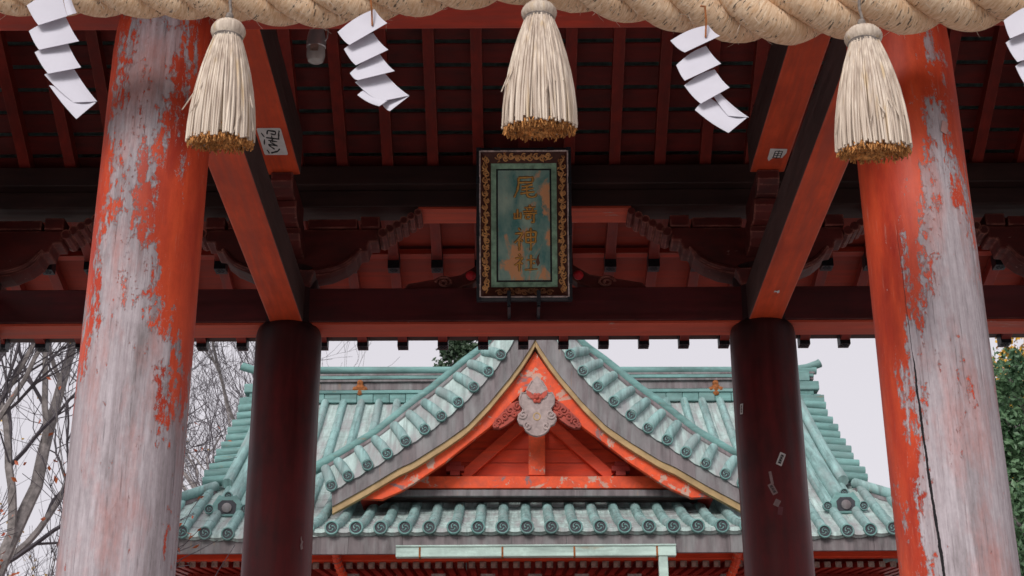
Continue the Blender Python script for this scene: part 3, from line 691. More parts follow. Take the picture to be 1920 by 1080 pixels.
for u in (-.115, .105):                              # iron hooks on the rear lintel
    hk = MB(); hk.hexa([PL(u - .014, -hh - .035, .05), PL(u + .014, -hh - .035, .05), PL(u + .014, -hh + .075, .05), PL(u - .014, -hh + .075, .05), PL(u - .014, -hh - .035, .105), PL(u + .014, -hh - .035, .105), PL(u + .014, -hh + .075, .105), PL(u - .014, -hh + .075, .105)])
    p_ = PL(u, -hh - .03, .03); hk.box(p_.x - .012, p_.x + .012, p_.y - .04, 10.89, p_.z - .03, p_.z + .005)
    plaque.part('iron_hook', hk, IRON, 0.004)
p_ = PL(0, hh - .03, -.02); plaque.part('hanger', MB().bar(p_, (p_.x, 10.80, p_.z + .02), .04, .02), IRON)

# ================================================================== ROPE, TASSELS, PAPER STREAMERS
n = NT('rice straw rope'); a = n.n('Attribute', {'attribute_name': 'tuv'}).outputs['Vector']
fib = n.noise(n.map(a, (150, 1.6, 1.6)), 1.0, 5, 0.6, 0.12)
dk = n.noise(n.map(a, (105, 1.7, 1.7), (5, 2, 0)), 1.0, 5, 0.62, 0.10)
big = n.noise(n.map(a, (3, .8, .8)), 1.0, 4)
col = n.mix(n.ramp(fib, (0.33, 0.0), (0.68, 1.0)), (0.60, 0.375, 0.215), (0.95, 0.76, 0.56))
col = n.mix(n.math('MULTIPLY', n.ramp(big, (0.42, 0.0), (0.65, 1.0)), .45), col, (0.68, 0.43, 0.25))
gap = n.ramp(n.math('ADD', n.math('MULTIPLY', dk, .75), n.math('MULTIPLY', fib, .30)), (0.60, 0.0), (0.64, 1.0))
col = n.mix(n.math('MULTIPLY', gap, .85), col, (0.05, 0.036, 0.030))
n.bump(n.math('SUBTRACT', fib, n.math('MULTIPLY', gap, .6)), 0.6, 0.006)
ROPEM = n.out(col, 0.85, spec=0.2)
n = NT('straw'); c = n.coord(); inf = n.n('Attribute', {'attribute_name': 'tuv'}).outputs['Vector']
sx, sy, sz = n.sep(inf)
k1 = n.noise(n.map(c, (60, 60, 2)), 1.0, 3)
col = n.mix(n.ramp(k1, (0.30, 0.0), (0.7, 1.0)), (0.38, 0.295, 0.235), (0.76, 0.66, 0.555))
col = n.mix(n.math('MULTIPLY', n.ramp(n.noise(n.map(c, (30, 30, 1.0), (2, 2, 2)), 1.0, 3), (0.58, 0.0), (0.7, 1.0)), .6), col, (0.56, 0.40, 0.20))
STRAW = n.out(col, 0.75, spec=0.25)
CUT = plain('cut straw ends', (0.46, 0.21, 0.065), 0.9, 0, 0.85, 45)
CORD = plain('grey cord', (0.22, 0.19, 0.17), 0.9, 0, 0.4, 60)
YR = 5.85
env = [(-260, 20), (0, 24), (220, 27), (430, 34), (560, 45), (640, 42), (750, 28), (880, 10), (1003, 0), (1100, 20), (1240, 45), (1340, 62), (1430, 78), (1560, 68), (1700, 56), (1900, 48), (2200, 44)]
def rope_R(px): return lerp(0.112, 0.178, min(max(px / 1900, -0.2), 1.2))
ctr = []
for px, py in env:
    R = rope_R(px); p = at(px, py, YR); ctr.append((p.x, YR, p.z + R * 1.02))
ctr = spline(ctr, 260)
ropeT = Thing('straw_rope', 'thick twisted sacred straw rope slung across the front of the gate', 'rope', (ctr[130].x, YR, ctr[130].z))
strands = [[], [], []]; rad = []
th = 0.0
for i, p in enumerate(ctr):
    px = 960 + p.x / 6.76 * F_PX; R = rope_R(px)
    if i: th += (p - ctr[i - 1]).length / (R * 4.75) * 2 * pi
    T = (ctr[min(i + 1, 259)] - ctr[max(i - 1, 0)]).normalized(); S_ = Vector((0, -1, 0)); U_ = S_.cross(T).normalized(); U_ = U_ if U_.z > 0 else -U_
    for k in range(3):
        a_ = -th + k * 2 * pi / 3
        strands[k].append(p + (S_ * cos(a_) + U_ * sin(a_)) * R * 0.53)
    rad.append(R * 0.476)
for k in range(3):
    jr = random.Random(k)
    ropeT.part('rope_strand', MB().tube(strands[k], [r * (1 + .02 * jr.uniform(-1, 1)) for r in rad], 18, attr=True), ROPEM, smooth='all')
# stray fibres on the rope
m = MB(); jr = random.Random(5)
for i in range(1400):
    k = jr.randrange(3); j = jr.randrange(4, 255); p = strands[k][j]; T = (strands[k][j + 1] - p).normalized()
    d = Vector((jr.uniform(-1, 1), jr.uniform(-1, .2), jr.uniform(-1, .6))); d = (d - T * d.dot(T)).normalized()
    b = p + d * rad[j] * .99; e = (T * jr.uniform(-.6, 1.0) + d * jr.uniform(.05, .35)).normalized() * jr.uniform(.02, .055)
    m.tube([b, b + e * .5 + d * .002, b + e], [.0011, .0009, .0004], 3, cap=False)
ropeT.part('stray_fibre', m, STRAW, kind='stuff')
# hanging loops tying the rope to the lintel (beyond the top of the picture)
for xx in (-3.1, at(1003, 0, YR).x, 3.2):
    q = min(ctr, key=lambda p: abs(p.x - xx))
    R = 0.2
    ropeT.part('hanging_cord', MB().tube(spline([(xx, Y1 - .21, ZB + .28), (xx, YR + .1, q.z + .2), (xx, YR - R, q.z + .02), (xx, YR, q.z - R * .86), (xx, YR + R, q.z), (xx, Y1 - .19, ZB + .24)], 24), 0.012, 6), CORD, smooth=True)

def tassel(px, y_knot, y_neck, y_skirt, y_bot, wtop, wbot, label, seed, lean=0.0):
    r = random.Random(seed)
    Yt = YR - 0.25
    k0, k1, s0, s1 = at(px, y_knot, Yt), at(px, y_neck, Yt), at(px, y_skirt, Yt), at(px + lean, y_bot, Yt)
    sc_ = (at(px + 100, y_neck, Yt).x - at(px, y_neck, Yt).x) / 100
    rt_, rb = wtop / 2 * sc_, wbot / 2 * sc_ * .925
    t = Thing('straw_tassel', label, 'tassel', (s1.x, Yt, s1.z), 'straw tassels hanging from the rope')
    X = k1.x
    # head: a turban of wrapped fibres
    hz = (k0.z - k1.z); m = MB()
    prof = [(rt_ * .15, hz * 1.02), (rt_ * .50, hz * 1.0), (rt_ * .84, hz * .86), (rt_ * 1.03, hz * .60), (rt_ * 1.06, hz * .40), (rt_ * .95, hz * .16), (rt_ * .76, hz * .02), (rt_ * .72, -hz * .04)]
    m.lathe(prof, 56, (X, Yt, k1.z))
    for i in range(len(prof)):
        for q in range(56):
            if q % 2: 
                idx = i * 56 + q; v_ = Vector(m.v[idx]); ce = Vector((X, Yt, v_.z)); m.v[idx] = tuple(ce + (v_ - ce) * (0.935 + .03 * r.random()))
    m.has_a = True
    t.part('tassel_head', m, STRAW, smooth='all')
    nb = MB()
    for q in range(3):
        nb.tube([(X + rt_ * .82 * cos(a_), Yt + rt_ * .82 * sin(a_), k1.z + .006 - q * .009 + .003 * sin(a_ * 2 + q)) for a_ in [2 * pi * i / 24 for i in range(25)]], .0055, 6, cap=False)
    t.part('neck_binding', nb, CORD, smooth=True)
    cordp = [(X, Yt, k0.z - .01), (X + .004, Yt, k0.z + .05), (X - .003, Yt, k0.z + .11), (X, Yt - .02, k0.z + .19), (X, Yt + .05, k0.z + .30), (X, YR, k0.z + .38)]
    t.part('hanging_cord', MB().tube(spline(cordp, 18), .0065, 6), CORD, smooth=True)
    t.part('cord_knot', MB().lathe([(0, -.02), (.015, -.012), (.018, 0), (.014, .012), (0, .02)], 10, (X, Yt, k0.z + .03)), CORD, smooth=True)
    # skirt
    m = MB(); H = k1.z - s1.z; ends = []
    def rad_at(f): return rt_ * .80 + (rb - rt_ * .80) * (1 - (1 - f) ** 1.9) if f < 1 else rb
    lx = s1.x - X
    for layer, cnt, shrink in ((0, 92, 1.0), (1, 80, .92), (2, 70, .80)):
        for q in range(cnt):
            a0 = 2 * pi * (q + r.uniform(-.4, .4)) / cnt; rr = shrink * r.uniform(.965, 1.03); a1 = a0 + r.gauss(0, .05)
            L_ = r.uniform(.965, 1.0) * (1 if layer == 0 else r.uniform(.94, 1.0)); pts = []
            if layer == 0 and r.random() < .06: a1 += r.gauss(0, .12); rr *= 1.05
            for i in range(7):
                f = i / 6 * L_; an = lerp(a0, a1, f * f); R_ = rad_at(f) * rr
                pts.append((X + lx * f + R_ * cos(an), Yt + R_ * sin(an), k1.z - H * f + .27 * R_ * sin(an) * f ** 2))
            wd = r.uniform(.0042, .0076)
            m.tube(pts, [wd * .7, wd * .9, wd, wd * 1.05, wd * 1.05, wd, wd * .85], 5, attr=True); ends.append(pts[-1])
    for q in range(7):                                # bent and broken stalks standing off the bundle
        a0 = r.uniform(-pi, 0); f0 = r.uniform(.35, .8); R_ = rad_at(f0); p = Vector((X + lx * f0 + R_ * cos(a0), Yt + R_ * sin(a0), k1.z - H * f0)); o_ = Vector((cos(a0), sin(a0), 0))
        m.tube([p, p + o_ * .012 + Vector((0, 0, -.06)), p + o_ * r.uniform(.02, .05) + Vector((r.uniform(-.03, .03), 0, -r.uniform(.10, .2)))], [.004, .0036, .0024], 4, attr=True)
    t.part('straw_skirt', m, STRAW, smooth=True, kind='stuff')
    # frayed cut ends filling the mouth
    m = MB()
    for q in range(900):
        rr = sqrt(r.random()) * rb * 1.0; an = r.random() * 2 * pi; zz = s1.z + .27 * rr * sin(an) + r.uniform(.0, .03) - (.012 if rr > rb * .7 else 0) + .02 * (1 - rr / rb)
        p = Vector((s1.x + rr * cos(an), Yt + rr * sin(an), zz))
        d = Vector((r.uniform(-.5, .5), r.uniform(-.5, .5), -1)).normalized() * r.uniform(.006, .020)
        m.tube([p - d * .6, p + d], [.0034, .0022], 4)
    t.part('frayed_ends', m, CUT, kind='stuff')
    t.part('tassel_core', MB().lathe([(rt_ * .6, k1.z - s1.z), (rb * .6, (k1.z - s1.z) * .5), (rb * .86, .030)], 24, (s1.x, Yt, s1.z)), CUT)
tassel(427, 42, 74, 100, 268, 62, 128, 'straw tassel hanging in front of the left peeling pillar', 1, -14)
tassel(1011, 9, 38, 60, 243, 64, 142, 'straw tassel hanging above the name plaque in the middle', 2, 1)
tassel(1620, 54, 84, 110, 286, 68, 143, 'straw tassel hanging in front of the right peeling pillar', 3, 18)

n = NT('white paper'); c = n.coord()
PAPER = n.out(n.mix(n.noise(c, 9, 3), (0.55, 0.54, 0.61), (0.64, 0.63, 0.70)), 0.8, spec=0.2)
n.b.inputs['Transmission Weight'].default_value = 0.0
def shide(panels, label, Yp, cord=None):
    allp = [p for q in panels for p in q]
    b = at(sum(p[0] for p in allp) / len(allp), max(p[1] for p in allp), Yp)
    t = Thing('paper_streamer', label, 'paper streamer', b, 'zigzag paper streamers on the rope')
    for i, q in enumerate(panels):
        # each leaf is one folded panel; its lower edge leans outward so the next one tucks behind
        Q4 = [Vector((px, py, 0)) for px, py in q]
        rows = []; NU, NV = 8, 6
        for vv in range(NV + 1):
            f = vv / NV; row = []
            for uu in range(NU + 1):
                gg = uu / NU
                p = Q4[0].lerp(Q4[1], gg).lerp(Q4[3].lerp(Q4[2], gg), f)
                yo = -0.030 * f - 0.014 * sin(pi * gg) * f + 0.010 * gg
                row.append(at(p.x, p.y - 5 * sin(pi * gg) * (1 - f) + (3 * sin(pi * f) if vv < NV else 0), Yp + yo + .006 * (i % 2)))
            rows.append(row)
        m = MB(); m.sheet(rows); m.sheet([[p + Vector((0, .0025, 0)) for p in rw] for rw in rows])
        for e in (rows[0], rows[-1], [r_[0] for r_ in rows], [r_[-1] for r_ in rows]): m.sheet([e, [p + Vector((0, .0025, 0)) for p in e]])
        t.part('paper_fold', m, PAPER, smooth=True)
    if cord:
        a_, b_ = at(cord[0][0], cord[0][1], Yp - .02), at(cord[1][0], cord[1][1], Yp - .03)
        t.part('paper_string', MB().tube([a_ + Vector((0, .12, .08)), a_, a_.lerp(b_, .5) + Vector((.003, -.004, 0)), b_], .0042, 5), RUST)
YP = YR - 0.24
shide([[(50, 10), (114, -18), (126, 30), (72, 47)], [(54, 58), (123, 31), (148, 77), (73, 93)], [(65, 98), (127, 81), (152, 126), (90, 138)], [(83, 140), (138, 128), (182, 190), (138, 192)], [(92, 160), (118, 178), (180, 192), (143, 223)], [(117, -12), (131, -10), (144, 24), (126, 29)]],
      'white zigzag paper streamer left of the left pillar', YP)
shide([[(633, 60), (702, 17), (726, 43), (655, 84)], [(645, 92), (700, 62), (728, 93), (667, 122)], [(656, 137), (712, 101), (740, 133), (671, 150)], [(666, 154), (722, 138), (767, 179), (712, 190)], [(670, 178), (696, 170), (730, 186), (711, 199)], [(716, 194), (738, 178), (767, 180), (731, 208)]],
      'white zigzag paper streamer right of the ceiling lamp', YP, ((694, -10), (698, 48)))
shide([[(1257, 76), (1328, 47), (1350, 67), (1284, 98)], [(1268, 122), (1324, 86), (1352, 119), (1284, 151)], [(1283, 160), (1340, 130), (1368, 164), (1314, 194)], [(1330, 166), (1346, 171), (1404, 220), (1365, 217)], [(1303, 206), (1332, 184), (1400, 221), (1366, 249)]],
      'white zigzag paper streamer between the middle and right tassels', YP, ((1322, 12), (1323, 70)))
shide([[(1882, 38), (1950, 4), (1968, 40), (1894, 72)], [(1886, 80), (1950, 48), (1980, 92), (1908, 116)], [(1904, 124), (1960, 96), (1990, 140), (1924, 160)], [(1920, 160), (1975, 145), (2010, 200), (1960, 215)]],
      'white zigzag paper streamer cut off at the right picture edge', YP)

# ================================================================== CEILING LAMP
lp = at(593, 62, 7.35); ld = (at(593, 120, 7.35) - lp)
lamp = Thing('ceiling_lamp', 'small silver bell-shaped lamp with glass bulb cover under the lintel', 'lamp', lp + ld)
ST = plain('lamp steel', (0.50, 0.49, 0.50), 0.32, 0.6, 0.15, 10)
ax = Vector((0, 0.10, -1)).normalized(); top = lp + Vector((0, 0, .12)); S1 = 0.0026
lamp.part('lamp_housing', MB().lathe([(.012, -.02), (.014, .02), (.024, .05), (.038, .09), (.048, .13), (.053, .165), (.054, .20), (.050, .205)], 24, top, ax), ST, smooth=True)
n = NT('lamp glass'); GL = n.out((0.60, 0.59, 0.58), 0.12, spec=0.6); n.b.inputs['Transmission Weight'].default_value = 0.5
lamp.part('glass_cover', MB().lathe([(.050, .203), (.052, .23), (.051, .26), (.042, .285), (.022, .297), (.004, .30)], 24, top, ax), GL, smooth=True)
lamp.part('bulb', MB().lathe([(.020, .19), (.030, .21), (.034, .235), (.028, .262), (.01, .275)], 16, top, ax), plain('bulb white', (0.8, 0.78, 0.74), 0.3), smooth=True)
lb = top + ax * .238 + Vector((0, -.066, 0))
lamp.part('rating_label', MB().box(lb.x - .022, lb.x + .022, lb.y - .002, lb.y + .0, lb.z - .022, lb.z + .022), WHITEP)
lamp.part('bracket_wire', MB().tube([top + Vector((.05, -.01, .02)), top + Vector((.07, -.02, -.08)), top + Vector((.066, -.03, -.17)), top + Vector((.055, -.03, -.19))], .004, 6), ST, smooth=True)
lamp.part('stem', MB().tube([top, Vector((top.x, top.y, zr(2 * YM - 7.35 if False else 10.2) + EYE))], .012, 8), ST, smooth=True)

# ================================================================== VOTIVE STICKERS
STK = plain('sticker paper', (0.62, 0.60, 0.60), 0.7, 0, 0.12, 12)
STKD = plain('sticker faded', (0.30, 0.21, 0.21), 0.8, 0, 0.3, 12)
INK = plain('sticker ink', (0.012, 0.012, 0.014), 0.6, 0, 0.2, 12)
def sticker(org, ux, uy, w_, h_, rot, label, marks, mat=STK, torn=None, name='votive_sticker'):
    nrm = Vector(ux).cross(Vector(uy)).normalized(); ux, uy = Vector(ux).normalized(), Vector(uy).normalized()
    if (Vector((0, 0, EYE)) - Vector(org)).dot(nrm) < 0: nrm = -nrm
    cr, sr = cos(rot), sin(rot); a_, b_ = ux * cr + uy * sr, uy * cr - ux * sr
    def S(x, y, d): return Vector(org) + a_ * x * w_ + b_ * y * h_ + nrm * d
    t = Thing(name, label, 'sticker', S(0, -.5, 0.004), 'votive stickers pasted on the gate')
    poly = torn or [(-.5, -.46), (-.46, -.5), (.46, -.5), (.5, -.46), (.5, .46), (.46, .5), (-.46, .5), (-.5, .46)]
    t.part('sticker_sheet', MB().prism(poly, lambda x, y, d: S(x, y, d), .0015, .004), mat)
    if marks:
        m = MB()
        for st in marks: brush(m, st, 6 if w_ < .07 else 7, lambda x, y, e: S(x / 100 - .5, .5 - y / 100, .0044 + .0008 * e))
        t.part('ink_writing', m, INK)
r = random.Random(11)
def scribble(n_, seed):
    q = random.Random(seed); out = []
    for k in range(n_):
        cy = (k + .5) / n_ * 76 + 12; hgt = 66 / n_
        out += [[(24, cy - hgt * .3), (76, cy - hgt * .34)], [(30, cy + hgt * .05), (72, cy)], [(22, cy + hgt * .36), (78, cy + hgt * .33)], [(50 + q.uniform(-8, 8), cy - hgt * .45), (50, cy + hgt * .45)]]
        if q.random() < .6: out.append([(30, cy - hgt * .1), (24, cy + hgt * .42)])
        if q.random() < .6: out.append([(68, cy - hgt * .1), (80, cy + hgt * .42)])
    return out
zu0 = ZU - 0.001
def on_under(px, py, z):                               # point on a horizontal underside at height z
    p = at(px, py, 1.0); k = (z - EYE) / (p.z - EYE); return Vector((p.x * k, k, z))
p = on_under(511, 265, ZU); sticker(p, (1, 0, 0), (0, 1, 0), .17, .40, 0.0, 'large white sticker with black brush writing under the left cross beam',
    [[(22, 6), (20, 14), (16, 20)], [(30, 8), (60, 14), (72, 24)], [(50, 22), (34, 34), (30, 40), (60, 36)], [(66, 34), (44, 46), (40, 52)], [(34, 56), (70, 50)], [(50, 48), (54, 74)], [(28, 66), (80, 60)], [(36, 78), (44, 92), (76, 88), (70, 76), (52, 80)], [(78, 58), (86, 80), (92, 92)], [(12, 40), (20, 60)], [(22, 68), (14, 84)]])
p = on_under(1456, 290, ZU); sticker(p, (1, 0, 0), (0, 1, 0), .13, .19, 0.05, 'torn white sticker with a black seal under the right cross beam',
    [[(30, 30), (76, 28)], [(36, 28), (34, 84)], [(76, 28), (74, 84)], [(36, 48), (74, 47)], [(36, 64), (74, 63)], [(34, 83), (76, 82)], [(55, 20), (55, 90)]], torn=[(-.5, -.5), (.45, -.5), (.5, -.2), (.38, .22), (-.15, .25), (-.3, .5), (-.42, .3)])
p = on_under(1457, 546, ZB); sticker(p, (1, 0, 0), (0, 1, 0), .045, .06, 0.3, 'tiny white scrap of paper under the right tie beam', None, torn=[(-.5, -.2), (-.1, -.1), (.1, -.5), (.5, .1), (.4, .5), (0, .1), (-.4, .3)])
def on_pillar(px, py, cx, cy, R=0.2505):
    p = at(px, py, 1.0); d = p - Vector((0, 0, EYE)); A = d.x ** 2 + d.y ** 2; B = -2 * (d.x * cx + d.y * cy); C_ = cx * cx + cy * cy - R * R
    k = (-B - sqrt(B * B - 4 * A * C_)) / (2 * A); q = Vector((0, 0, EYE)) + d * k
    tn = Vector((-(q.y - cy), q.x - cx, 0)).normalized(); tn = tn if tn.x > 0 else -tn
    return q, tn
RX, LX = GX + 1.8, GX - 1.8
for px, py, w_, h_, rot, lab, mk, mat in (
    (1391, 767, .030, .078, -.12, 'small white sticker high on the right rear pillar', scribble(3, 1), STK),
    (1464, 861, .044, .098, -.42, 'white sticker with black characters tilted on the right rear pillar', scribble(4, 2), STK),
    (1446, 896, .020, .095, .14, 'narrow blank paper strip on the right rear pillar', None, STKD),
    (1449, 917, .040, .085, .42, 'grey sticker with faded writing on the right rear pillar', scribble(3, 3), STKD),
    (1457, 943, .040, .05, -.5, 'pale square scrap of paper on the right rear pillar', None, STKD),
    (1463, 958, .034, .06, -.2, 'dark red faded paper scrap lowest on the right rear pillar', None, plain('sticker stained', (0.16, 0.05, 0.06), 0.8))):
    q, tn = on_pillar(px, py, RX, Y2); sticker(q, tn, (0, 0, 1), w_, h_, rot, lab, mk, mat)
q, tn = on_pillar(565, 1018, LX, Y2); sticker(q, tn, (0, 0, 1), .03, .10, .1, 'peeled remnant of a white sticker on the left rear pillar', None, STKD, torn=[(-.3, -.5), (.4, -.4), (.2, -.1), (.5, .1), (.1, .2), (.0, .5), (-.3, .3), (-.1, .05), (-.5, -.2)])
q, tn = on_pillar(1770, 239, RX, Y1); sticker(q, tn, (0, 0, 1), .035, .065, -.3, 'faded pinkish sticker on the right peeling front pillar', None, plain('sticker pink', (0.50, 0.30, 0.28), 0.8))
# ================================================================== THE SHRINE HALL BEHIND
HX = at(1003.5, 640, 22.1).x                          # hall axis
hall = Thing('shrine_hall', 'shrine hall behind the gate with verdigris copper roof and vermilion dormer gable', 'shrine hall', (HX, 24.0, 0))
ROWP = 0.33
YEM, ZEM = 21.94, 5.42 + EYE                               # main eave
YTM, ZTM = 27.14, 9.17 + EYE                               # top of the main slope under the ridge
def z_main(y):
    t = (y - YEM) / (YTM - YEM); return ZEM + (ZTM - ZEM) * (0.80 * t + 0.20 * t * t)
YEK, ZEK = 20.61, 5.18 + EYE                               # porch (kohai) eave
YTK, ZTK = 23.65, 6.44 + EYE
def z_koh(y):
    t = (y - YEK) / (YTK - YEK); return ZEK + (ZTK - ZEK) * (0.62 * t + 0.38 * t * t)
RT = 0.072
def cap_mb(m, P, R=0.098, ax=Vector((0, -1, 0))):
    """round eave tile end: raised rim, dark recess, comma-swirl crest"""
    m.cur = 0; m.lathe([(R * .80, -.06), (R, -.03), (R, .022), (R * .93, .03), (R * .80, .03), (R * .76, .012)], 18, P, ax, cap=False)
    m.cur = 1; m.lathe([(R * .765, .010), (R * .76, .0125), (.001, .0125)], 18, P, ax, cap=False)
    m.cur = 2; e1 = Vector((1, 0, 0)); e2 = ax.cross(e1).normalized() * -1; C0 = Vector(P) + ax * .014
    for q in range(3):
        a0 = 2 * pi * q / 3 + .5
        pts = [C0 + (e1 * cos(a0 + i * .34) + e2 * sin(a0 + i * .34)) * R * (.20 + .095 * i * .62) for i in range(7)]
        m.tube(pts, [R * .13, R * .12, R * .10, R * .075, R * .06, R * .045, R * .03], 5)
    m.cur = 0
CAPM = [TEALX, CAPDARK, TEALX]
cap_me = None
def row_mesh(zf, y0, y1, seg=0.30, r0=RT, dz=None):
    """one row of round cover tiles: half tubes, each lapping over the next"""
    m = MB(); ny = max(2, int(round((y1 - y0) / seg))); pts = []; rr = []
    for i in range(ny):
        a, b = lerp(y0, y1, i / ny), lerp(y0, y1, (i + 1) / ny)
        for y, k in ((a, 1.05), (lerp(a, b, .12), 1.05), (lerp(a, b, .125), 1.0), (b, 0.99)):
            pts.append((0, y, zf(y) + (dz(y) if dz else 0) + .015)); rr.append(r0 * k)
    m.tube(pts, rr, 10, cap=True, half=(-.35, pi + .35), upv=Vector((0, 0, 1))); return m
def pan_mesh(zf, y0, y1, w_, seg=0.30, lip=True, dz=None):
    """concave pan tiles between two rows, each course stepping over the next"""
    m = MB(); ny = max(2, int(round((y1 - y0) / seg))); rows = []
    for i in range(ny):
        a, b = lerp(y0, y1, i / ny), lerp(y0, y1, (i + 1) / ny)
        for y, k in ((a, .014), (b, 0.0)):
            z = zf(y) + (dz(y) if dz else 0)
            rows.append([(u * w_ / 2, y, z + k - .035 * (1 - u * u)) for u in (-1, -.6, -.2, .2, .6, 1)])
    m.sheet(rows)
    if lip:
        f = rows[0]; z1 = [(p[0], p[1] - .012, p[2] - .006 - .012 * (1 - (p[0] / w_ * 2) ** 2)) for p in f]
        z2 = [(p[0], p[1] - .012, p[2] - .038) for p in z1]; z3 = [(p[0], p[1] + .03, p[2] - .004) for p in z2]; z4 = [(p[0], p[1] + .03, p[2] - .030) for p in z3]
        m.sheet([f, z1, z2, z3, z4])
    return m
cm = MB(); cap_mb(cm, (0, 0, 0)); cap_me = cm.data('tile_cap', CAPM, True)
def roof_rows(xs, zf, y0f, y1f, dzf=None):
    for x in xs:
        y0, y1 = y0f(x), y1f(x)
        if y1 - y0 < .25: continue
        dz = (lambda y, x=x: dzf(x, y)) if dzf else None
        rw = hall.part('cover_tile_row', row_mesh(zf, y0, y1, dz=dz), TEAL, smooth=True, off=(HX + x, 0, 0))
        if abs(y0 - YEM) < .01 or abs(y0 - YEK) < .01:
            sub(rw, 'tile_cap', cap_me, None, off=(0, y0 - .02, zf(y0) + (dz(y0) if dz else 0) - .008))
    for xa, xb in zip(xs, xs[1:]):
        x = (xa + xb) / 2; y0, y1 = y0f(x), y1f(x)
        if y1 - y0 < .25: continue
        dz = (lambda y, x=x: dzf(x, y)) if dzf else None
        hall.part('pan_tile_row', pan_mesh(zf, y0, y1, xb - xa, dz=dz), TEALP, off=(HX + x, 0, 0))
XV, XC = 5.18, 6.32                                  # gable verge, eave corner
YV0 = 23.75                                          # foot of the verge on the slope
def up_corner(x, y): 
    k = max(0, abs(x) - 3.6) / (XC - 3.6); return 0.16 * k * k * max(0, 1 - (y - YEM) / 2.2)
xs_main = [ROWP * (i + .5) for i in range(-20, 20)]
xs_main = [x for x in xs_main if abs(x) < XC - .05]
KW = 3.28
def y0_main(x): return YEM if abs(x) > KW - .1 else 23.62
def y1_main(x): return YTM if abs(x) <= XV else lerp(YV0, YEM, min(1, (abs(x) - XV) / (XC - XV))) 
roof_rows(xs_main, z_main, y0_main, y1_main, up_corner)
xs_k = [ROWP * (i + .5) for i in range(-10, 10)]
roof_rows(xs_k, z_koh, lambda x: YEK, lambda x: YTK)
# eave fascias
def fascia(x0, x1, y, ztop, zbot, n_):
    for i in range(n_):
        a, b = lerp(x0, x1, i / n_) + .002, lerp(x0, x1, (i + 1) / n_) - .002
        hall.part('eave_fascia_panel', MB().box(HX + a, HX + b, y, y + .05 + .003 * (i % 2), zbot, ztop), LILAC)
zt, zb_ = at(1003, 1004, YEK + .05).z, at(1003, 1037, YEK + .05).z
fascia(-3.32, 3.32, YEK + .05, zt, zb_, 9)
ztm, zbm = at(400, 1013, YEM + .05).z, at(400, 1038, YEM + .05).z
fascia(-6.35, -3.33, YEM + .05, ztm + .03, zbm, 4); fascia(3.33, 6.35, YEM + .05, ztm + .03, zbm, 4)
for sg in (-1, 1):                                   # returns of the porch eave
    hall.part('eave_fascia_return', MB().hexa([(HX + sg * 3.33 - .02, YEK + .05, zb_), (HX + sg * 3.33 + .02, YEK + .05, zb_), (HX + sg * 3.33 + .02, YEM + .05, zbm), (HX + sg * 3.33 - .02, YEM + .05, zbm),
                                            (HX + sg * 3.33 - .02, YEK + .05, zt), (HX + sg * 3.33 + .02, YEK + .05, zt), (HX + sg * 3.33 + .02, YEM + .9, zt + .5), (HX + sg * 3.33 - .02, YEM + .9, zt + .5)]), LILAC)
# gutter with rusty straps and a downpipe
yg = YEK - .07
g0, g1 = at(742, 1032, yg), at(1268, 1032, yg); gt, gb = at(1003, 1023, yg).z, at(1003, 1043, yg).z
gut = hall.part('gutter', MB().box(g0.x, g1.x, yg, yg + .11, gb, gt), PALE, 0.012)
sub(gut, 'gutter_lip', MB().tube([(g0.x, yg - .004, gt), (g1.x, yg - .004, gt)], .014, 6), PALE, smooth=True)
for px in (787, 942, 1077, 1232):
    x = at(px, 1032, yg).x; sub(gut, 'gutter_strap', MB().box(x - .013, x + .013, yg - .004, yg + .17, gb - .004, gt + .016), RUST, off=(0, 0, 0))
x = at(1244.5, 1060, yg).x; hall.part('downpipe', MB().box(x - .062, x + .062, yg + .015, yg + .10, 0.6, gb - .001), PALE, 0.01)
# under the eaves: boards, rafters with pale painted ends, beams
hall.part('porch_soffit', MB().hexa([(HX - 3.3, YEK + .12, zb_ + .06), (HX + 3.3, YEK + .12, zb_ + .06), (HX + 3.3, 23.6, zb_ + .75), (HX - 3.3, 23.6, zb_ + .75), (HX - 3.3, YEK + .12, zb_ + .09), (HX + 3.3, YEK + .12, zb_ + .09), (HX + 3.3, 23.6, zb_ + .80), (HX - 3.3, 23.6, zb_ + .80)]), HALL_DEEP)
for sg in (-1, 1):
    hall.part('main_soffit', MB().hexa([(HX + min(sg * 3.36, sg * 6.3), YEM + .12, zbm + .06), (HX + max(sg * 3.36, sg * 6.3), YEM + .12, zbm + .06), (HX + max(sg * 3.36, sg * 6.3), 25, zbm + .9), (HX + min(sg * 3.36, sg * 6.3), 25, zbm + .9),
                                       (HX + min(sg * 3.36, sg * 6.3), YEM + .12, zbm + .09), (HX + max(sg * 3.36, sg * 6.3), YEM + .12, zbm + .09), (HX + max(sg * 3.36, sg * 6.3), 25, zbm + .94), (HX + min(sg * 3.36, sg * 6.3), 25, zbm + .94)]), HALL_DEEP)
def eave_rafters(x0, x1, y0, ytop_px, ybot_px, pitch, ref_px, slope):
    zt_, zb2 = at(ref_px, ytop_px, y0).z, at(ref_px, ybot_px, y0).z
    me = MB(); me.bar((0, y0 + .012, zb2), (0, y0 + 2.0, zb2 + 2.0 * slope), .085, zt_ - zb2); me = me.data('eave_rafter', HALL_DEEP)
    e = MB().box(-.044, .044, y0, y0 + .011, zb2 - .003, zt_ + .003).data('rafter_end', WHITEP)
    k = 0; x = x0
    while x <= x1 + 1e-6:
        r_ = hall.part('eave_rafter', me, None, off=(HX + x, 0, 0)); sub(r_, 'rafter_end', e, None); x += pitch
eave_rafters(-3.08, 3.08, YEK + .62, 1053, 1064, .154, 1003, .14)
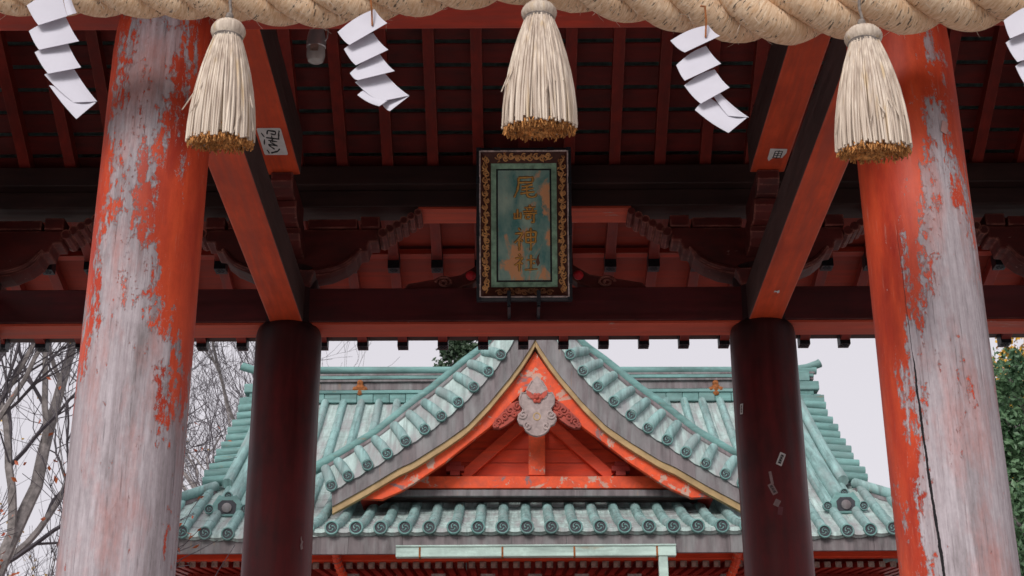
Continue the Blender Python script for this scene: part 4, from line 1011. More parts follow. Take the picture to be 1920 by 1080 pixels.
eave_rafters(-6.16, -3.6, YEM + .52, 1053, 1063, .16, 400, .14); eave_rafters(3.6, 6.16, YEM + .52, 1053, 1063, .16, 1600, .14)
a, b = at(1003, 1046, YEK + .64).z, at(1003, 1052.4, YEK + .64).z
hall.part('porch_eave_board', MB().box(HX - 3.24, HX + 3.24, YEK + .54, YEK + .70, b + .002, a + .05), HALL_RED, .006)
a, b = at(400, 1044, YEM + .5).z, at(400, 1052, YEM + .5).z
for sg in (-1, 1): hall.part('main_eave_board', MB().box(HX + min(sg * 3.45, sg * 6.25), HX + max(sg * 3.45, sg * 6.25), YEM + .44, YEM + .58, b + .002, a + .05), HALL_RED, .006)
for px in (632, 1381):                               # curved, banded red bargeboard ends of the porch
    m = MB(); pts = [at(px + sg_ * 0, y_, YEK + .5) for sg_, y_ in ((0, 1030), (0, 1046), (0, 1060))]
    sgn = -1 if px > 1000 else 1
    P = spline([at(px - 3 * sgn, 1031, YEK + .35), at(px, 1050, YEK + .45), at(px + 6 * sgn, 1068, YEK + .55), at(px + 14 * sgn, 1086, YEK + .7)], 14)
    cb = hall.part('porch_bargeboard', m.tube(P, [.055, .06, .058, .062, .058, .062, .058, .062, .058, .062, .058, .06, .058, .05], 8), HALL_RED, smooth=True)
    for i in range(1, 13, 2): sub(cb, 'band', MB().tube([P[i] - (P[i + 1] - P[i]) * .15, P[i] + (P[i + 1] - P[i]) * .15], .068, 10), HALL_PEEL)
zbe = at(1003, 1075, YEK + .9).z
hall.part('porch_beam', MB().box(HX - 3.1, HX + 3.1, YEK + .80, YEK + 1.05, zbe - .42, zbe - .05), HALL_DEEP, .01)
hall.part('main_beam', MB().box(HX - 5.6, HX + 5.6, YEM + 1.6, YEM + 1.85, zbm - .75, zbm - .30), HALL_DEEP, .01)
for px in (660, 822, 915, 1003, 1091, 1190, 1365):
    q = at(px, 1080, YEK + .72); sz = .10
    bl = MB().hexa([(q.x - .07, q.y, q.z - .10), (q.x + .07, q.y, q.z - .10), (q.x + .07, q.y + .2, q.z - .10), (q.x - .07, q.y + .2, q.z - .10), (q.x - sz, q.y - .02, q.z + .03), (q.x + sz, q.y - .02, q.z + .03), (q.x + sz, q.y + .2, q.z + .03), (q.x - sz, q.y + .2, q.z + .03)])
    hall.part('bracket_block', bl, GREYWOOD, .006)
for x in (-2.6, 2.6): hall.part('porch_post', MB().box(HX + x - .13, HX + x + .13, YEK + .80, YEK + 1.06, .6, zbe - .43), HALL_DEEP, .02)
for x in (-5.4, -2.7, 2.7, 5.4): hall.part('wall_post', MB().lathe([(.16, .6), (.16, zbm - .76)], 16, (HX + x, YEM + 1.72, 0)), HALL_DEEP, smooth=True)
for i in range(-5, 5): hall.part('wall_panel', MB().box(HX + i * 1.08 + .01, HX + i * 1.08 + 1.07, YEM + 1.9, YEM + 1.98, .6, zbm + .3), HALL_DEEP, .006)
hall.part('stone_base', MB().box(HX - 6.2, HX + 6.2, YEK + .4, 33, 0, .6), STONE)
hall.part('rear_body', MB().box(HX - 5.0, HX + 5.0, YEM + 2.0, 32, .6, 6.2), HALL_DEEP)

# ---- main ridge: stacked courses, rust-stained ornaments, upturned ends
def band(px0, px1, y0, y1, Y, dep, name, mat, bev=.006):
    a = at(px0, (y0 + y1) / 2, Y); b = at(px1, (y0 + y1) / 2, Y); zt_, zb2 = at(1003, y0, Y).z, at(1003, y1, Y).z
    return hall.part(name, MB().box(a.x, b.x, Y, Y + dep, zb2, zt_), mat, bev)
YRG = 27.10
xl, xr = 486, 1524
na = 34
for i in range(na):                                  # jointed green course
    a = lerp(xl, xr, i / na); b = lerp(xl, xr, (i + 1) / na)
    band(a + .35, b - .35, 736, 753, YRG - .03 - .004 * (i % 2), .5, 'ridge_course_tile', TEALX, .01)
band(xl, xr, 730, 735.7, YRG - .06, .55, 'ridge_course', TEALX); band(xl, xr, 714.2, 729.8, YRG + .04, .40, 'ridge_wall', LILAC)
band(xl - 2, xr + 2, 709, 714, YRG - .01, .5, 'ridge_lip', LILAC); band(xl - 2, xr + 2, 703, 708.7, YRG - .03, .54, 'ridge_lip', TEALX)
band(xl - 4, xr + 4, 699, 702.8, YRG - .0, .48, 'ridge_lip', LILAC)
q0, q1 = at(xl - 6, 695, YRG + .2), at(xr + 6, 695, YRG + .2)
hall.part('ridge_cap', MB().tube([q0, q1], .075, 12), TEALX, smooth=True)
for px in (675, 1342):
    m = MB(); q = at(px, 728, YRG - .02)
    for dx, dz_, s_ in ((0, .10, .06), (0, .0, .09), (-.09, -.02, .05), (.09, -.02, .05), (0, -.09, .06)):
        m.lathe([(s_, -.01), (s_ * .9, .03), (s_ * .4, .05), (0.001, .055)], 10, (q.x + dx, q.y, q.z + dz_), (0, -1, 0))
    hall.part('rusted_crest', m, RUST, smooth=True)
for sg in (-1, 1):
    X0 = HX + sg * 5.02
    def bx(name, x0, x1, y0, y1, Y, dep, mat=TEALX, bev=.012):
        zt_, zb2 = at(1003, y0, Y).z, at(1003, y1, Y).z
        a, b = sorted((HX + sg * x0, HX + sg * x1)); return hall.part(name, MB().box(a, b, Y, Y + dep, zb2, zt_), mat, bev)
    bx('ridge_end_tile', 4.80, 5.12, 697, 716, YRG - .15, .8); bx('ridge_end_tile', 4.88, 5.26, 716.5, 733, YRG - .25, .8)
    bx('ridge_end_tile', 4.84, 5.16, 733.5, 742, YRG - .22, .7); bx('ridge_end_tile', 4.86, 5.32, 742.5, 765, YRG - .32, .8)
    zt_ = at(1003, 697, YRG + .2).z
    P = [Vector((HX + sg * a, YRG + .2, zt_ + b)) for a, b in ((4.6, -.02), (4.9, .01), (5.15, .05), (5.36, .12), (5.40, .14))]
    hall.part('upturned_ridge_end', MB().tube(P, [.07, .075, .075, .08, .085], 12), TEALX, smooth=True)
    # verge: stubs of the side tiles stepping down the slope, and the verge board below them
    nst = 13; vp = []
    for i in range(nst):
        y = lerp(YTM + .1, YV0 + .1, i / (nst - 1)); z = z_main(y) + .13
        vp.append(Vector((HX + sg * 5.0, y, z)))
        lng = .40 + .02 * (i % 3)
        st = hall.part('verge_tile', MB().tube([(HX + sg * 4.80, y, z + .03), (HX + sg * (4.86 + lng), y, z - .02)], [.085, .092], 10), TEALX, smooth=True)
    vp += [Vector((HX + sg * 5.0, YV0 - .1, z_main(YV0 - .1) + .12))]
    hall.part('verge_board', MB().tube([p + Vector((sg * .10, 0, -.14)) for p in vp], .075, 8), LILAC, smooth=True)
    hall.part('verge_ridge', MB().tube([p + Vector((-sg * .16, 0, .05)) for p in vp], .09, 10), TEAL, smooth=True)
    # descending ridge with demon-tile end
    kp = [Vector((HX + sg * 4.64, y, z_main(y) + .10)) for y in (YTM, 26, 25, 24, 23.2, 22.78)]
    dr = hall.part('descending_ridge', MB().tube(kp, .12, 12), TEAL, smooth=True)
    for dx in (-.17, .17): sub(dr, 'side_course', MB().tube([p + Vector((dx, 0, -.05)) for p in kp], .065, 8), TEAL, smooth=True)
    e = kp[-1]
    de = hall.part('ridge_end_ornament', MB().prism([(-.20, -.14), (.20, -.14), (.22, .06), (.13, .20), (.06, .17), (-.06, .17), (-.13, .20), (-.22, .06)], lambda a, b, d: (e.x + a, e.y - .02 + d, e.z + b), -.06, .05), TEALX, .015)
    sub(de, 'dark_face', MB().prism([(-.13, -.10), (.13, -.10), (.14, .05), (.08, .11), (-.08, .11), (-.14, .05)], lambda a, b, d: (e.x + a, e.y - .083 + d, e.z + b), -.003, .003), CAPDARK)
    sub(de, 'boss', MB().lathe([(.07, 0), (.075, .02), (.05, .035), (.001, .04)], 14, (e.x, e.y - .086, e.z - .01), (0, -1, 0)), LILAC, smooth=True)
    for dx in (-.27, .27):
        cm = MB(); cap_mb(cm, (e.x + dx, e.y - .05, e.z - .02), .075); m_ = sub(de, 'tile_cap', cm, CAPM, smooth=True)
    cm = MB(); cap_mb(cm, (e.x, e.y - .03, e.z + .19), .065); sub(de, 'tile_cap', cm, CAPM, smooth=True)
    # hip ridge to the corner
    hp = spline([(HX + sg * 5.05, YV0 + .05, z_main(YV0) + .10), (HX + sg * 5.5, 23.1, z_main(23.1) + .14), (HX + sg * 6.0, 22.4, z_main(22.4) + .19), (HX + sg * 6.42, YEM - .1, ZEM + .30)], 10)
    hr = hall.part('hip_ridge', MB().tube(hp, .085, 10), TEAL, smooth=True)
    sub(hr, 'hip_wall', MB().tube([p + Vector((0, 0, -.13)) for p in hp], .07, 8), LILAC, smooth=True)
    sub(hr, 'hip_course', MB().tube([p + Vector((0, 0, -.21)) for p in hp], .08, 8), TEAL, smooth=True)
    # side slope beyond the hip
    hall.part('side_roof', MB().sheet([[(p.x, p.y, p.z - .14) for p in hp], [(p.x + sg * .01, 30.5, p.z - .14) for p in hp]]), TEAL)
hall.part('rear_roof', MB().sheet([[(HX - 5.05, YTM + .6, ZTM), (HX + 5.05, YTM + .6, ZTM)], [(HX - 6.3, 32.5, ZEM), (HX + 6.3, 32.5, ZEM)]]), TEAL)

# ---- dormer gable (chidori-hafu); profiles measured on the right half and mirrored
YV = 22.09
def prof_(pts, Y): return [(at(px, py, Y).x - HX, at(px, py, Y).z) for px, py in pts]
capc = prof_([(1043, 624), (1069, 665), (1093, 696), (1121, 725), (1151, 753), (1183, 779), (1215, 803), (1251, 825), (1286, 848), (1323, 869), (1360, 889), (1392, 907)], YV)
gu = prof_([(1003, 637), (1010, 650), (1030, 680), (1052, 709), (1093, 757), (1135, 799), (1177, 828), (1239, 866), (1263, 876), (1328, 914), (1390, 947)], YV + .08)    # upper edge of ochre strip
bo = prof_([(1003, 658), (1030, 697), (1052, 723), (1093, 771), (1135, 812), (1177, 841), (1239, 879), (1263, 889), (1338, 931)], YV + .16)   # bargeboard, outer
bi = prof_([(1003, 716), (1030, 737), (1052, 757), (1089, 798), (1135, 832), (1177, 865), (1239, 906), (1262, 919), (1296, 933)], YV + .16)    # bargeboard, inner
tb = prof_([(1060, 604), (1093, 647), (1135, 677), (1197, 727), (1239, 757), (1304, 808), (1381, 853), (1404, 866)], YV + .5)      # edge ridge tube
def r3(p, Y, n_): return resample([(a, Y, b) for a, b in p], n_)
for sg in (-1, 1):
    M_ = lambda p: Vector((HX + sg * p.x, p.y, p.z))
    cc = [Vector((a, YV, b)) for a, b in capc]
    T3 = r3(tb, YV + .5, 40)
    def near(p, k_):                                     # nearest point on the ridge tube, measured across the slope
        d0 = (cc[min(k_ + 1, 11)] - cc[max(k_ - 1, 0)]).normalized()
        return min(T3, key=lambda q: abs((q - p).dot(d0)))
    tp = [near(p, k_) for k_, p in enumerate(cc)]
    # verge tile rows with their caps
    for k_, p in enumerate(cc):
        q = tp[k_]; d = (q - p); c_ = M_(p)
        pts = [M_(p + Vector((0, .02, .01))), M_(p + d * .35 + Vector((0, 0, .03))), M_(p + d * .72 + Vector((0, 0, .02)))]
        rw = hall.part('verge_cover_tile', MB().tube(pts, [.082, .080, .072], 12), TEAL, smooth=True)
        cm = MB(); cap_mb(cm, tuple(c_ + Vector((0, -.01, 0))), .086); sub(rw, 'tile_cap', cm, CAPM, smooth=True)
        if k_ < 11:
            p2, q2 = cc[k_ + 1], tp[k_ + 1]; pn = (p + p2) / 2; rows = []
            for f in (0, .3, .6, .9):
                A, B = p.lerp(q, f), p2.lerp(q2, f); A = A + (B - A) * 0; rows.append([M_(A.lerp(B, u) + Vector((0, .01, -.05 * (4 * u * (1 - u)) * (1 - f) - .01))) for u in (0, .25, .5, .75, 1)])
            lipd = (p2 - p).normalized(); nrm = Vector((-lipd.z, 0, lipd.x)); nrm = nrm if nrm.z < 0 else -nrm
            e0 = rows[0]; e1 = [v + Vector((sg * nrm.x, 0, nrm.z)) * .035 + Vector((0, -.01, 0)) for v in e0]; e2 = [v + Vector((0, .05, 0)) for v in e1]; e3 = [v + Vector((sg * nrm.x, 0, nrm.z)) * .03 for v in e2]
            hall.part('verge_pan_tile', MB().sheet([e3, e2, e1, e0] + rows[1:]), TEALP)
    # ridge along the edge of the dormer roof, with a tail tile at its foot
    tube = [M_(q) for q in r3(tb, YV + .5, 26)]
    er = hall.part('dormer_edge_ridge', MB().tube(tube, .072, 10), TEALX, smooth=True)
    sub(er, 'edge_course', MB().tube([p + Vector((-sg * .055, -.04, -.085)) for p in tube], .06, 8), LILAC, smooth=True)
    t0 = tube[-1]; 
    hall.part('edge_ridge_tail', MB().tube([t0 + Vector((-sg * .16, 0, .10)), t0, t0 + Vector((sg * .22, 0, -.13)), t0 + Vector((sg * .34, -.01, -.19))], [.088, .09, .088, .085], 10), TEALX, smooth=True)
    # flat margin between tiles and ridge, roof sheet running back
    rows = [[M_(p.lerp(q, .88) + Vector((0, 0, -.02))) for p, q in zip(cc, tp)], [M_(q + Vector((0, 0, -.05))) for q in tp]]
    hall.part('verge_margin', MB().sheet(rows), TEAL)
    back = [M_(Vector((q.x, 26.9, q.z))) for q in r3(tb, YV + .5, 26)]
    hall.part('dormer_roof', MB().sheet([[p + Vector((0, 0, -.04)) for p in tube], [p + Vector((0, 0, -.04)) for p in back]]), TEAL)
    # brown copper fascia panels between the tile caps and the ochre strip
    ups = r3([(a, b) for a, b in capc], YV + .03, 60); lo = r3(gu, YV + .03, 60)
    ap = Vector((0, YV + .03, capc[0][1] + .42)); ups = r3([(0.0, capc[0][1] + .46)] + capc, YV + .03, 60)
    npan = 11
    for k_ in range(npan):
        i0, i1 = int(59 * k_ / npan), int(59 * (k_ + 1) / npan); m = MB()
        fr = []; bk = []
        A = [M_(ups[i] + Vector((0, 0, -.07)) if i else ups[i]) for i in range(i0, i1 + 1)]; B = [M_(lo[i]) for i in range(i0, i1 + 1)]
        g_ = .0035
        for R_, dy in ((0, 0),):
            rowA, rowB = A, B
            m.sheet([rowA, rowB]); m.sheet([[p + Vector((0, .06, 0)) for p in rowA], [p + Vector((0, .06, 0)) for p in rowB]])
            m.sheet([rowB, [p + Vector((0, .06, 0)) for p in rowB]]); m.sheet([rowA, [p + Vector((0, .06, 0)) for p in rowA]])
            for e_ in (0, -1): m.sheet([[rowA[e_], rowB[e_]], [rowA[e_] + Vector((0, .06, 0)), rowB[e_] + Vector((0, .06, 0))]])
        hall.part('verge_fascia_panel', m, LILAC, off=(0, .004 * (k_ % 2), 0))
    gl = r3(gu, YV + .06, 30); og = r3([(a, b - .105) for a, b in gu], YV + .06, 30)
    def strip(up_, lo_, th_, name, mat, bev=0.0):
        A = [M_(p) for p in up_]; B = [M_(p) for p in lo_]; A2 = [p + Vector((0, th_, 0)) for p in A]; B2 = [p + Vector((0, th_, 0)) for p in B]
        m = MB(); N_ = len(A); ia = [[m.vert(p) for p in L_] for L_ in (A, B, B2, A2)]
        for i in range(N_ - 1):
            for u in range(4):
                v_ = (u + 1) % 4; m.face((ia[u][i], ia[u][i + 1], ia[v_][i + 1], ia[v_][i]))
        for e_ in (0, N_ - 1): m.face([ia[u][e_] for u in range(4)])
        return hall.part(name, m, mat, bev)
    strip(gl, og, .10, 'ochre_moulding', GOLD)
    strip(r3(bo, YV + .16, 30), r3(bi, YV + .16, 30), .10, 'bargeboard', HALL_PEEL, .01)
    strip(r3(gu, YV + .21, 30), r3(bo, YV + .21, 30), .04, 'shadow_board', BROWN)
    # soffit between bargeboard and gable wall
    so = r3(bo, YV + .2, 24); hall.part('gable_soffit', MB().sheet([[M_(p + Vector((0, .02, -.02))) for p in so], [M_(Vector((p.x, 23.1, p.z - .02))) for p in so]]), HALL_DEEP)
# gable wall behind: planks, struts, posts
YW = 22.92
def Q(px, py, Y=YW): return at(px, py, Y)
edges = [700, 770, 806, 842, 868, 893]
def half_at(py):                                     # half width of the opening (px) at that height
    return interp(py, [(700, 5), (757, 70), (798, 120), (832, 165), (865, 215), (900, 270)])
for y0, y1 in zip(edges, edges[1:]):
    m = MB(); a, b = half_at(y0) + 22, half_at(y1) + 22; c0, c1 = Q(1005, y0), Q(1005, y1)
    L0, R0, L1, R1 = Q(1005 - a, y0 + .6), Q(1005 + a, y0 + .6), Q(1005 - b, y1 - .6), Q(1005 + b, y1 - .6)
    m.hexa([L1, R1, R1 + Vector((0, .05, 0)), L1 + Vector((0, .05, 0)), L0, R0, R0 + Vector((0, .05, 0)), L0 + Vector((0, .05, 0))])
    hall.part('gable_plank', m, HALL_RED)
def bar_px(p0, p1, wpx, Y, dep, name, mat):
    a, b = at(p0[0], p0[1], Y), at(p1[0], p1[1], Y); d = (b - a).normalized(); s_ = Vector((-d.z, 0, d.x)); wd = wpx / 122
    m = MB(); h_ = s_ * wd / 2; D = Vector((0, dep, 0))
    m.hexa([a - h_, a + h_, a + h_ + D, a - h_ + D, b - h_, b + h_, b + h_ + D, b - h_ + D]); return hall.part(name, m, mat, .008)
bar_px((1006.5, 891), (1006.5, 745), 31, YW - .14, .12, 'king_post', HALL_PEEL)
bar_px((868, 893), (985, 790), 21, YW - .12, .10, 'gable_strut', HALL_RED); bar_px((1146, 893), (1028, 790), 21, YW - .12, .10, 'gable_strut', HALL_RED)
bar_px((745, 904), (1262, 904), 23, YW - .26, .20, 'gable_tie_beam', HALL_PEEL)
bar_px((690, 924), (1318, 924), 12, YW - .30, .3, 'gable_flashing', LILAC); bar_px((690, 933.5), (1318, 933.5), 5, YW - .22, .2, 'flashing_shadow_board', BROWN)
for px in (853, 1164):
    m = MB()
    for k_, (w_, y0, y1) in enumerate(((9, 893, 884), (17, 884, 874), (11, 874, 866))):
        a, b = at(px - w_, y0, YW - .2), at(px + w_, y1, YW - .2); m.box(a.x, b.x, YW - .25 + .01 * k_, YW - .05, a.z, b.z)
    hall.part('gable_bracket', m, HALL_DEEP, .006)
# hanging pendant (gegyo): shaped board, raised scrolls, six-petal boss
YG = YV + .05
def G(dx, y, d=0.0): p = at(1006.7 + dx, y, YG); return Vector((p.x, p.y - d, p.z))
half = [(0, 707), (10, 716), (19, 730), (22, 739), (30, 738), (34, 747), (33, 760), (27, 768), (29, 774), (35, 778), (37, 788), (33, 797), (25, 800), (22, 808), (14, 815), (6, 818), (0, 819)]
poly = half + [(-a, b) for a, b in half[::-1][1:-1]]
m = MB(); A = [m.vert(G(a, b, .05)) for a, b in poly]; B = [m.vert(G(a, b, -.03)) for a, b in poly]; ctrv = m.vert(G(0, 765, .055)); ctrb = m.vert(G(0, 765, -.03))
for i in range(len(poly)):
    j = (i + 1) % len(poly); m.face((A[i], A[j], B[j], B[i])); m.face((ctrv, A[j], A[i])); m.face((ctrb, B[i], B[j]))
pend = hall.part('gable_pendant', m, GREYWOOD)
def spiral(cx_, cy_, r0, turns, a0, sg, d=.055): return [G(cx_ + sg * r0 * (1 - i / 22) * cos(a0 + i / 18 * turns * 2 * pi), cy_ + r0 * (1 - i / 22) * sin(a0 + i / 18 * turns * 2 * pi), d) for i in range(19)]
for sg in (-1, 1):
    for cx_, cy_, r0, a0 in ((26, 779, 9, 0.4), (17, 801, 8, -1.2), (12, 745, 9, 2.0)):
        sub(pend, 'scroll_relief', MB().tube(spiral(sg * cx_, cy_, r0, 1.3, a0, sg), .016, 6), GREYWOOD, smooth=True)
    sub(pend, 'edge_relief', MB().tube([G(sg * (a * .93), b, .052) for a, b in half[1:-1]], .012, 6), GREYWOOD, smooth=True)
    # red leaf beside the boss
    sub(pend, 'red_leaf', MB().prism([(sg * a, b) for a, b in ((4, 748), (12, 738), (20, 734), (19, 743), (12, 750))], lambda a, b, d: G(a, b, d), .055, .075), CARVERED)
    # carved side wings
    wg = [(24, 757), (34, 752), (48, 756), (60, 768), (72, 780), (83, 794), (82, 802), (70, 803), (58, 797), (44, 787), (32, 775)]
    m = MB(); A = [m.vert(G(sg * a, b, .0)) for a, b in wg]; B = [m.vert(G(sg * a, b, -.08)) for a, b in wg]
    m.face(A); m.face(B[::-1])
    for i in range(len(wg)): j = (i + 1) % len(wg); m.face((A[i], A[j], B[j], B[i]))
    wing = hall.part('pendant_wing', m, CARVERED)
    for cx_, cy_, r0 in ((36, 762, 8), (50, 770, 9), (60, 782, 8), (72, 791, 8), (42, 777, 6), (78, 799, 5)):
        sub(wing, 'cloud_scroll', MB().tube(spiral(sg * cx_, cy_, r0, 1.4, cx_, sg, .01), .018, 6), CARVERED, smooth=True)
m = MB(); q = G(0, 749, .055)
for k_ in range(6): m.lathe([(.034, 0), (.036, .02), (.02, .035), (.001, .038)], 8, (q.x + .05 * cos(k_ * pi / 3), q.y, q.z + .05 * sin(k_ * pi / 3)), (0, -1, 0))
m.lathe([(.03, 0), (.03, .045), (.018, .06), (.001, .065)], 10, q, (0, -1, 0)); sub(pend, 'boss', m, CARVERED, smooth=True)
m = MB(); q = G(0, 783, .05); m.tube([(q.x + .05 * cos(k_ * pi / 6), q.y, q.z + .055 * sin(k_ * pi / 6)) for k_ in range(13)], .012, 6, cap=False); sub(pend, 'ring_relief', m, GOLD, smooth=True)
hall.part('gable_apex_board', MB().prism([(-.32, 0), (.32, 0), (0, .42)], lambda a, b, d: (HX + a, YV + .30 + d, at(1003, 712, YV + .3).z + b), 0, .05), HALL_PEEL)

# ================================================================== TREES
def leaf_mat(name, c0, c1, tr=0.25):
    n = NT(name); inf = n.noise(n.coord(), 1.5, 5, 0.7); k2 = n.noise(n.coord(), 40, 2)
    col = n.mix(n.ramp(n.math('ADD', n.math('MULTIPLY', inf, .6), n.math('MULTIPLY', k2, .4)), (0.35, 0.0), (0.65, 1.0)), c0, c1)
    m_ = n.out(col, 0.5, spec=0.4); n.b.inputs['Transmission Weight'].default_value = 0.0
    return m_
BARK = plain('grey bark', (0.23, 0.205, 0.20), 0.9, 0, 0.45, 12); BARKD = plain('dark twig', (0.085, 0.074, 0.085), 0.9, 0, 0.3, 6)
YEL = leaf_mat('yellow leaf', (0.50, 0.26, 0.02), (0.62, 0.40, 0.04)); ORG = leaf_mat('red leaf', (0.36, 0.05, 0.02), (0.50, 0.14, 0.03))
GRN = leaf_mat('evergreen leaf', (0.022, 0.070, 0.032), (0.13, 0.23, 0.11)); GRND = leaf_mat('conifer leaf', (0.02, 0.045, 0.025), (0.06, 0.10, 0.05))
def rot_about(v, ax_, an): return Matrix.Rotation(an, 3, ax_) @ v
def bare_tree(base, hgt, r0, label, seed, lean=(0, 0), levels=5, leaves=0, lmat=None, spread=.62, fork=.30, nm='bare_tree', limb_pts=None, twig_f=1.0):
    r = random.Random(seed); t = Thing(nm, label, 'tree', base); base = Vector(base)
    trunk = MB(); limbs = []; tw = MB(); lf = MB(); tips = []
    def grow(p, d, L, rad_, lev, mb):
        n_ = max(3, int(L / (.5 if lev < 2 else .28))); pts = [p]; rr = [rad_]; cur = d.copy()
        for i in range(n_):
            cur = (cur + Vector((r.gauss(0, 1), r.gauss(0, 1), r.gauss(0, .7) + (.14 if lev else 0))) * (.07 + .035 * lev)).normalized()
            p = p + cur * L / n_; pts.append(p); rr.append(max(.004, rad_ * (1 - (.55 if lev else .45) * (i + 1) / n_)))
        mb.tube(pts, rr, 9 if lev == 0 else (7 if lev == 1 else (5 if lev == 2 else 3)), cap=lev < 2)
        if lev >= levels: tips.append((pts[-1], cur)); tips.append((pts[len(pts) // 2], cur)); return
        kids = [3, 5, 5, 5, 4][min(lev, 4)] + (r.random() < .5)
        if lev: kids = max(2, int(kids * twig_f + .5))
        for k in range(kids):
            f = (lerp(.55, 1, (k + .5) / kids) if lev == 0 else lerp(.18, 1.0, (k + r.random()) / kids)); idx = min(n_, max(1, int(f * n_)))
            q = pts[idx]; dd = (pts[idx] - pts[idx - 1]).normalized()
            axx = dd.orthogonal().normalized(); axx = rot_about(axx, dd, r.random() * 6.28 if lev else k * 2.4 + seed)
            nd_ = rot_about(dd, axx, spread * r.uniform(.55, 1.25)); nd_.z += .12; nd_.normalize()
            L2 = L * r.uniform(.48, .78) * (1.15 - .35 * f if lev else 1)
            if lev == 0: m2 = MB(); limbs.append(m2)
            else: m2 = mb if lev < 2 else tw
            grow(q, nd_, L2, max(.005, rr[idx] * r.uniform(.5, .72)), lev + 1, m2)
    d0 = Vector((lean[0], lean[1], 1)).normalized()
    grow(base, d0, hgt * .42, r0, 0, trunk)
    t.part('trunk', trunk, BARK, smooth=True)
    for m2 in limbs: t.part('limb', m2, BARK, smooth=True)
    t.part('crown_twigs', tw, BARKD, kind='stuff')
    lsz = .036 if lmat is ORG else .045
    for k in range(leaves):
        p, c_ = r.choice(tips); p = p + Vector((r.gauss(0, .12), r.gauss(0, .12), r.gauss(0, .10) - .05))
        add_leaf(lf, p, r, lsz)
    if leaves: t.part('remaining_leaves', lf, lmat, kind='stuff')
    return t
def add_leaf(m, p, r, s):
    a = Vector((r.gauss(0, 1), r.gauss(0, 1), r.gauss(0, 1))).normalized(); b = a.orthogonal().normalized(); b = rot_about(b, a, r.random() * 6.28); c_ = a.cross(b)
    s *= r.uniform(.7, 1.3)
    ids = [m.vert(p - b * s), m.vert(p + c_ * s * .55 + a * s * .15), m.vert(p + b * s), m.vert(p - c_ * s * .55 + a * s * .15)]
    m.face(ids)
def leafy_tree(base, clumps, nl, ls, mat, label, seed, trunk_h, tr, nm, extra=None):
    r = random.Random(seed); t = Thing(nm, label, 'tree', base); b = Vector(base)
    cx_ = sum((c_[0] for c_ in clumps), Vector()) / len(clumps)
    t.part('trunk', MB().tube(spline([b, b.lerp(Vector((cx_.x, cx_.y, b.z + trunk_h * .5)), .4) + Vector((0, 0, trunk_h * .2)), Vector((cx_.x, cx_.y, b.z + trunk_h))], 8), [tr * (1 - .09 * i) for i in range(8)], 9), BARK, smooth=True)
    lb = MB(); cr = MB()
    for c_, rad_ in clumps:
        s0 = Vector((cx_.x, cx_.y, min(b.z + trunk_h, max(b.z + 1, c_.z - 1.2)))); lb.tube([s0, s0.lerp(c_, .5) + Vector((0, 0, .2)), c_], [tr * .4, tr * .25, .02], 5)
        nsub = 16; subs = [c_ + Vector((r.gauss(0, 1), r.gauss(0, 1), r.gauss(0, .8))).normalized() * rad_ * r.uniform(.45, 1.0) for _ in range(nsub)]
        for k in range(nl):
            s_ = r.choice(subs); p = s_ + Vector((r.gauss(0, 1), r.gauss(0, 1), r.gauss(0, .75))) * rad_ * .20
            add_leaf(cr, p, r, ls)
    t.part('limb', lb, BARK, smooth=True); t.part('crown', cr, mat, kind='stuff')
    return t
def foot(px, Y):
    p = at(px, 1080, Y)
    return (p.x, Y, 0)
bare_tree(foot(-5, 18.5), 17.5, .24, 'large bare tree with grey bark left of the left front pillar', 11, (.012, .02), 5, 90, YEL, .50, twig_f=.84)
bare_tree(foot(75, 31), 16, .11, 'slender bare tree with a few yellow leaves behind the left front pillar', 9, (.03, .03), 4, 220, YEL, .55)
bare_tree(foot(433, 34), 22, .15, 'bare forked tree rising behind the left end of the hall roof', 25, (.0, 0), 4, 25, YEL, .42)
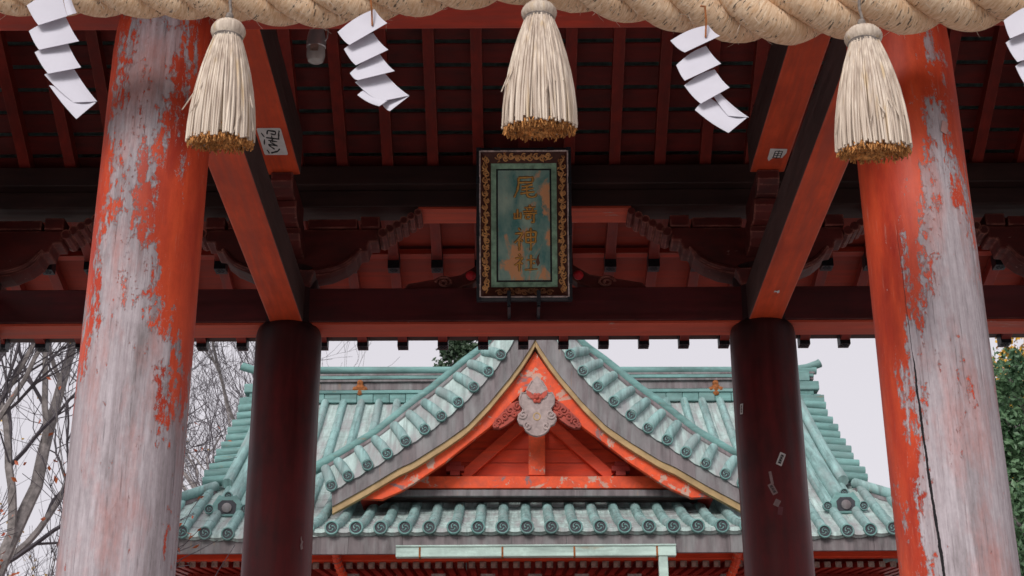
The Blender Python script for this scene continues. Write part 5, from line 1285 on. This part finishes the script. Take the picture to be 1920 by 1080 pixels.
bare_tree(foot(690, 38), 26, .20, 'bare tree whose twigs show above the hall ridge left of the gable', 33, (-.02, 0), 5, 0, None, .5, twig_f=.9)
m_ = []
r = random.Random(3)
cl = [(at(px, py, 40) , rr) for px, py, rr in ((866, 668, .45), (850, 690, .5), (884, 690, .5), (866, 640, .35), (840, 720, .6), (890, 720, .6), (866, 760, .8), (845, 655, .3), (890, 660, .32))]
leafy_tree(foot(866, 40), cl, 420, .075, GRND, 'green treetop peeking over the hall ridge left of the gable', 5, 12.5, .2, 'evergreen_tree')
cl = []
for k in range(21):
    py = r.uniform(640, 1120); px = r.uniform(1862, 2080); cl.append((at(px, py, 24 + r.uniform(-1.5, 1.5)), r.uniform(.5, .95)))
for py in (700, 780, 850, 905, 960, 1010, 1060): cl.append((at(1890 + r.uniform(-8, 14), py, 23.4), .45))
leafy_tree(foot(1960, 24), cl, 620, .058, GRN, 'dense evergreen tree right of the right front pillar', 6, 9.0, .3, 'evergreen_tree')
cl = [(at(px, py, 28), rr) for px, py, rr in ((1912, 660, .5), (1880, 690, .5), (1868, 780, .55), (1905, 740, .6), (1875, 870, .5), (1890, 1000, .5), (1908, 1062, .5), (1940, 900, .8), (1960, 700, 1.0), (1860, 960, .5))]
leafy_tree(foot(1925, 28), cl, 420, .055, YEL, 'yellow autumn tree glimpsed behind the evergreen at the right', 8, 9.5, .2, 'autumn_tree')
bare_tree(foot(28, 16), 9.2, .04, 'small shrub with red autumn leaves low at the left picture edge', 14, (0, 0), 4, 420, ORG, .5, nm='autumn_shrub')
# unseen tree belt behind the viewer, added to keep low sky light off the gate
r = random.Random(77); m = MB()
for k in range(2600):
    a = radians(r.uniform(150, 390)); R_ = r.uniform(30, 40); x, y = R_ * 1.25 * cos(a), R_ * sin(a) + 2
    if y > 4: continue
    z = r.uniform(0, 1) ** .8 * (11 + 2.5 * sin(a * 7) + 1.5 * sin(a * 17)); add_leaf(m, Vector((x, y, z)), r, 1.5)
wd_ = link('wood', m.data('wood', GRN)); wd_['kind'] = 'stuff'; wd_['label'] = 'unseen tree belt behind the viewer, added to block low sky light'; wd_['category'] = 'trees'
